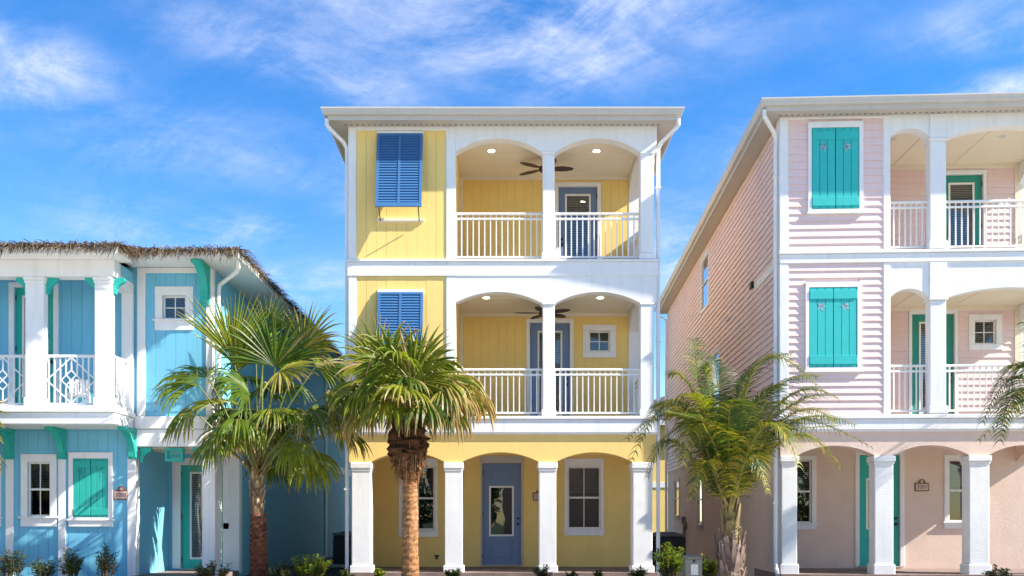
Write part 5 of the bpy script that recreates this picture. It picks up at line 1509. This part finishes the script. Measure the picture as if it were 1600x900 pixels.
shrub('dark shrub with a red tip at the left edge before the blue wall', 18, 850, 46, 17.9, 'oleander', 1, 22)
shrub('low dark shrub below the blue house window', 68, 866, 40, 17.9, 'oleander', 2, 20)
shrub('olive green upright shrub beside the white pilaster under the palm-cut shutter', 112, 853, 38, 17.9, 'oleander', 3, 24)
shrub('slim dark upright shrub left of the blue house corner', 167, 851, 38, 17.9, 'oleander', 4, 20)
shrub('low dark broad-leaved shrub at the foot of the blue house porch column', 332, 873, 62, 17.8, 'dark', 5, 34)
shrub('bright yellow-green shrub between the blue and yellow houses', 484, 862, 66, 18.3, 'bright', 6, 46)
shrub('small pale shrub at the foot of the leftmost white column of the yellow house', 541, 888, 26, 18.6, 'dark', 7, 14)
shrub('tiny green shrub right of the leftmost white column', 590, 886, 24, 18.8, 'bright', 8, 12)
shrub('tiny green shrub before the second column of the yellow house', 709, 885, 26, 18.8, 'bright', 9, 12)
shrub('small dark shrub before the third column of the yellow house', 847, 880, 26, 18.8, 'oleander', 10, 12)
shrub('tiny shrub under the right window of the yellow house', 893, 890, 22, 18.8, 'dark', 11, 10)
shrub('tiny shrub right of the door of the yellow house', 938, 889, 22, 18.8, 'dark', 12, 10)
shrub('small grey-green shrub before the rightmost column of the yellow house', 996, 886, 30, 18.6, 'oleander', 13, 12)
shrub('bright green bush left of the grey utility box', 1047, 846, 54, 18.2, 'bright', 14, 50)
shrub('green bush between the grey utility box and the feathery palm', 1106, 864, 38, 18.4, 'bright', 15, 30)
shrub('low dark shrub before the pink house columns', 1562, 882, 44, 17.6, 'dark', 16, 22)
shrub('bright green shrub at the right edge beyond the pink porch', 1594, 826, 24, 24.0, 'bright', 17, 30)
shrub('grey-green tuft at the foot of the reddish palm trunk', 437, 876, 42, 18.0, 'dark', 18, 22)

# ================================================================== SMALL THINGS
def air_conditioner(loc, label, w_=.85, h_=.92):
    t = thing('air_conditioner', label, 'air conditioner', loc, 0, 'air conditioners beside the houses')
    m = MB(); m.box(-w_ / 2, w_ / 2, -w_ / 2, w_ / 2, .08, h_ - .08, .03); m.build('body', M['ac'], t)
    for k in range(9):
        z = .16 + k * .075
        m = MB(); m.box(-w_ / 2 - .012, w_ / 2 + .012, -w_ / 2 - .012, w_ / 2 + .012, z, z + .03, .008); m.build('louvre', M['ac'], t)
    m = MB(); m.box(-w_ / 2 - .02, w_ / 2 + .02, -w_ / 2 - .02, w_ / 2 + .02, h_ - .08, h_, .02); m.build('top_cover', M['grey_box'], t)
    m = MB(); m.lathe([(.3, h_), (.3, h_ + .015), (.26, h_ + .03), (.05, h_ + .04)], n=20); m.build('fan_guard', M['black'], t)
    m = MB(); m.box(-w_ / 2 - .05, w_ / 2 + .05, -w_ / 2 - .05, w_ / 2 + .05, 0.0, .08); m.build('pad', M['concrete'], t)


air_conditioner((4.22, 24.4, .016), 'black air conditioner beside the yellow house, behind the bright green bush')
air_conditioner((-4.0, 26.0, .016), 'black air conditioner in the dark gap between the blue and yellow houses')
Yu = 17.6
t = thing('utility_box', 'grey utility box with pale sticker standing among green bushes', 'utility box', ((1082 - CX) * Yu / FPX, Yu, 0))
m = MB(); m.prism_y([(-.145, 0), (.145, 0), (.15, .55), (-.15, .55)], -.14, .14); m.build('body', M['grey_box'], t)
m = MB(); m.box(-.165, .165, -.155, .155, .551, .62, .03); m.build('lid', M['grey_box'], t)
m = MB(); m.box(-.055, .075, -.147, -.141, .27, .46); m.build('sticker', M['sticker'], t)
m = MB(); m.box(-.02, .02, -.16, -.145, .50, .54, .005); m.build('latch', M['black'], t)

# the peach house across the street, mirrored in the front door's glass
far_house('peach_house', 'peach house across the street, seen only mirrored in the yellow house door glass', 0.25, 6.9, -24, -13, 9.2, 'peach', [(1.2, 2.2, 1.0, 2.6), (4.2, 5.2, 1.0, 2.6)])


def round_tree(label, x, y, hgt, rad, seed):
    t = thing('street_tree', label, 'tree', (x, y, -.3), 0, 'trees across the street'); rs = random.Random(seed); m = MB()
    m.tube([(0, 0, 0), (.05, 0, hgt * .3), (0, .05, hgt * .7)], [.16, .12, .05], 8, [(.14, .10, .07)] * 3)
    for i in range(7):
        a_ = i * .9; m.tube([(0, 0, hgt * .25 + i * .15), (math.cos(a_) * rad * .6, math.sin(a_) * rad * .6, hgt * .45 + i * .25)], [.05, .015], 5, [(.14, .10, .07)] * 2)
    m.build('trunk', M['bark'], t, colors=True)
    m = MB()
    for i in range(2600):
        d = Vector((rs.gauss(0, 1), rs.gauss(0, 1), rs.gauss(0, 1))).normalized() * rs.uniform(.45, 1) ** .5
        p = Vector((d.x * rad, d.y * rad, hgt * .52 + d.z * hgt * .48)) * rs.uniform(.9, 1.05)
        a_ = Vector((rs.gauss(0, 1), rs.gauss(0, 1), rs.gauss(0, 1))).normalized() * .16; b_ = a_.orthogonal().normalized() * .09
        g = rs.uniform(.6, 1.3); c = (.045 * g, .085 * g, .025 * g)
        i_ = [m.P(p - a_, c), m.P(p + b_, c), m.P(p + a_, c), m.P(p - b_, c)]; m.F(*i_)
    m.build('crown', M['shrub'], t, colors=True)


for k, (x, y, h_, rd) in enumerate(((-11, -12.5, 6, 2.6), (-6.2, -11.5, 5.2, 2.5), (-2.0, -12.3, 5.6, 2.1), (9.5, -11.8, 6, 2.6), (14.5, -12.5, 5.5, 2.6))):
    round_tree('leafy tree across the street, %s of five mirrored in the glass' % ('leftmost', 'second from left', 'middle', 'second from right', 'rightmost')[k], x, y, h_, rd, 60 + k)
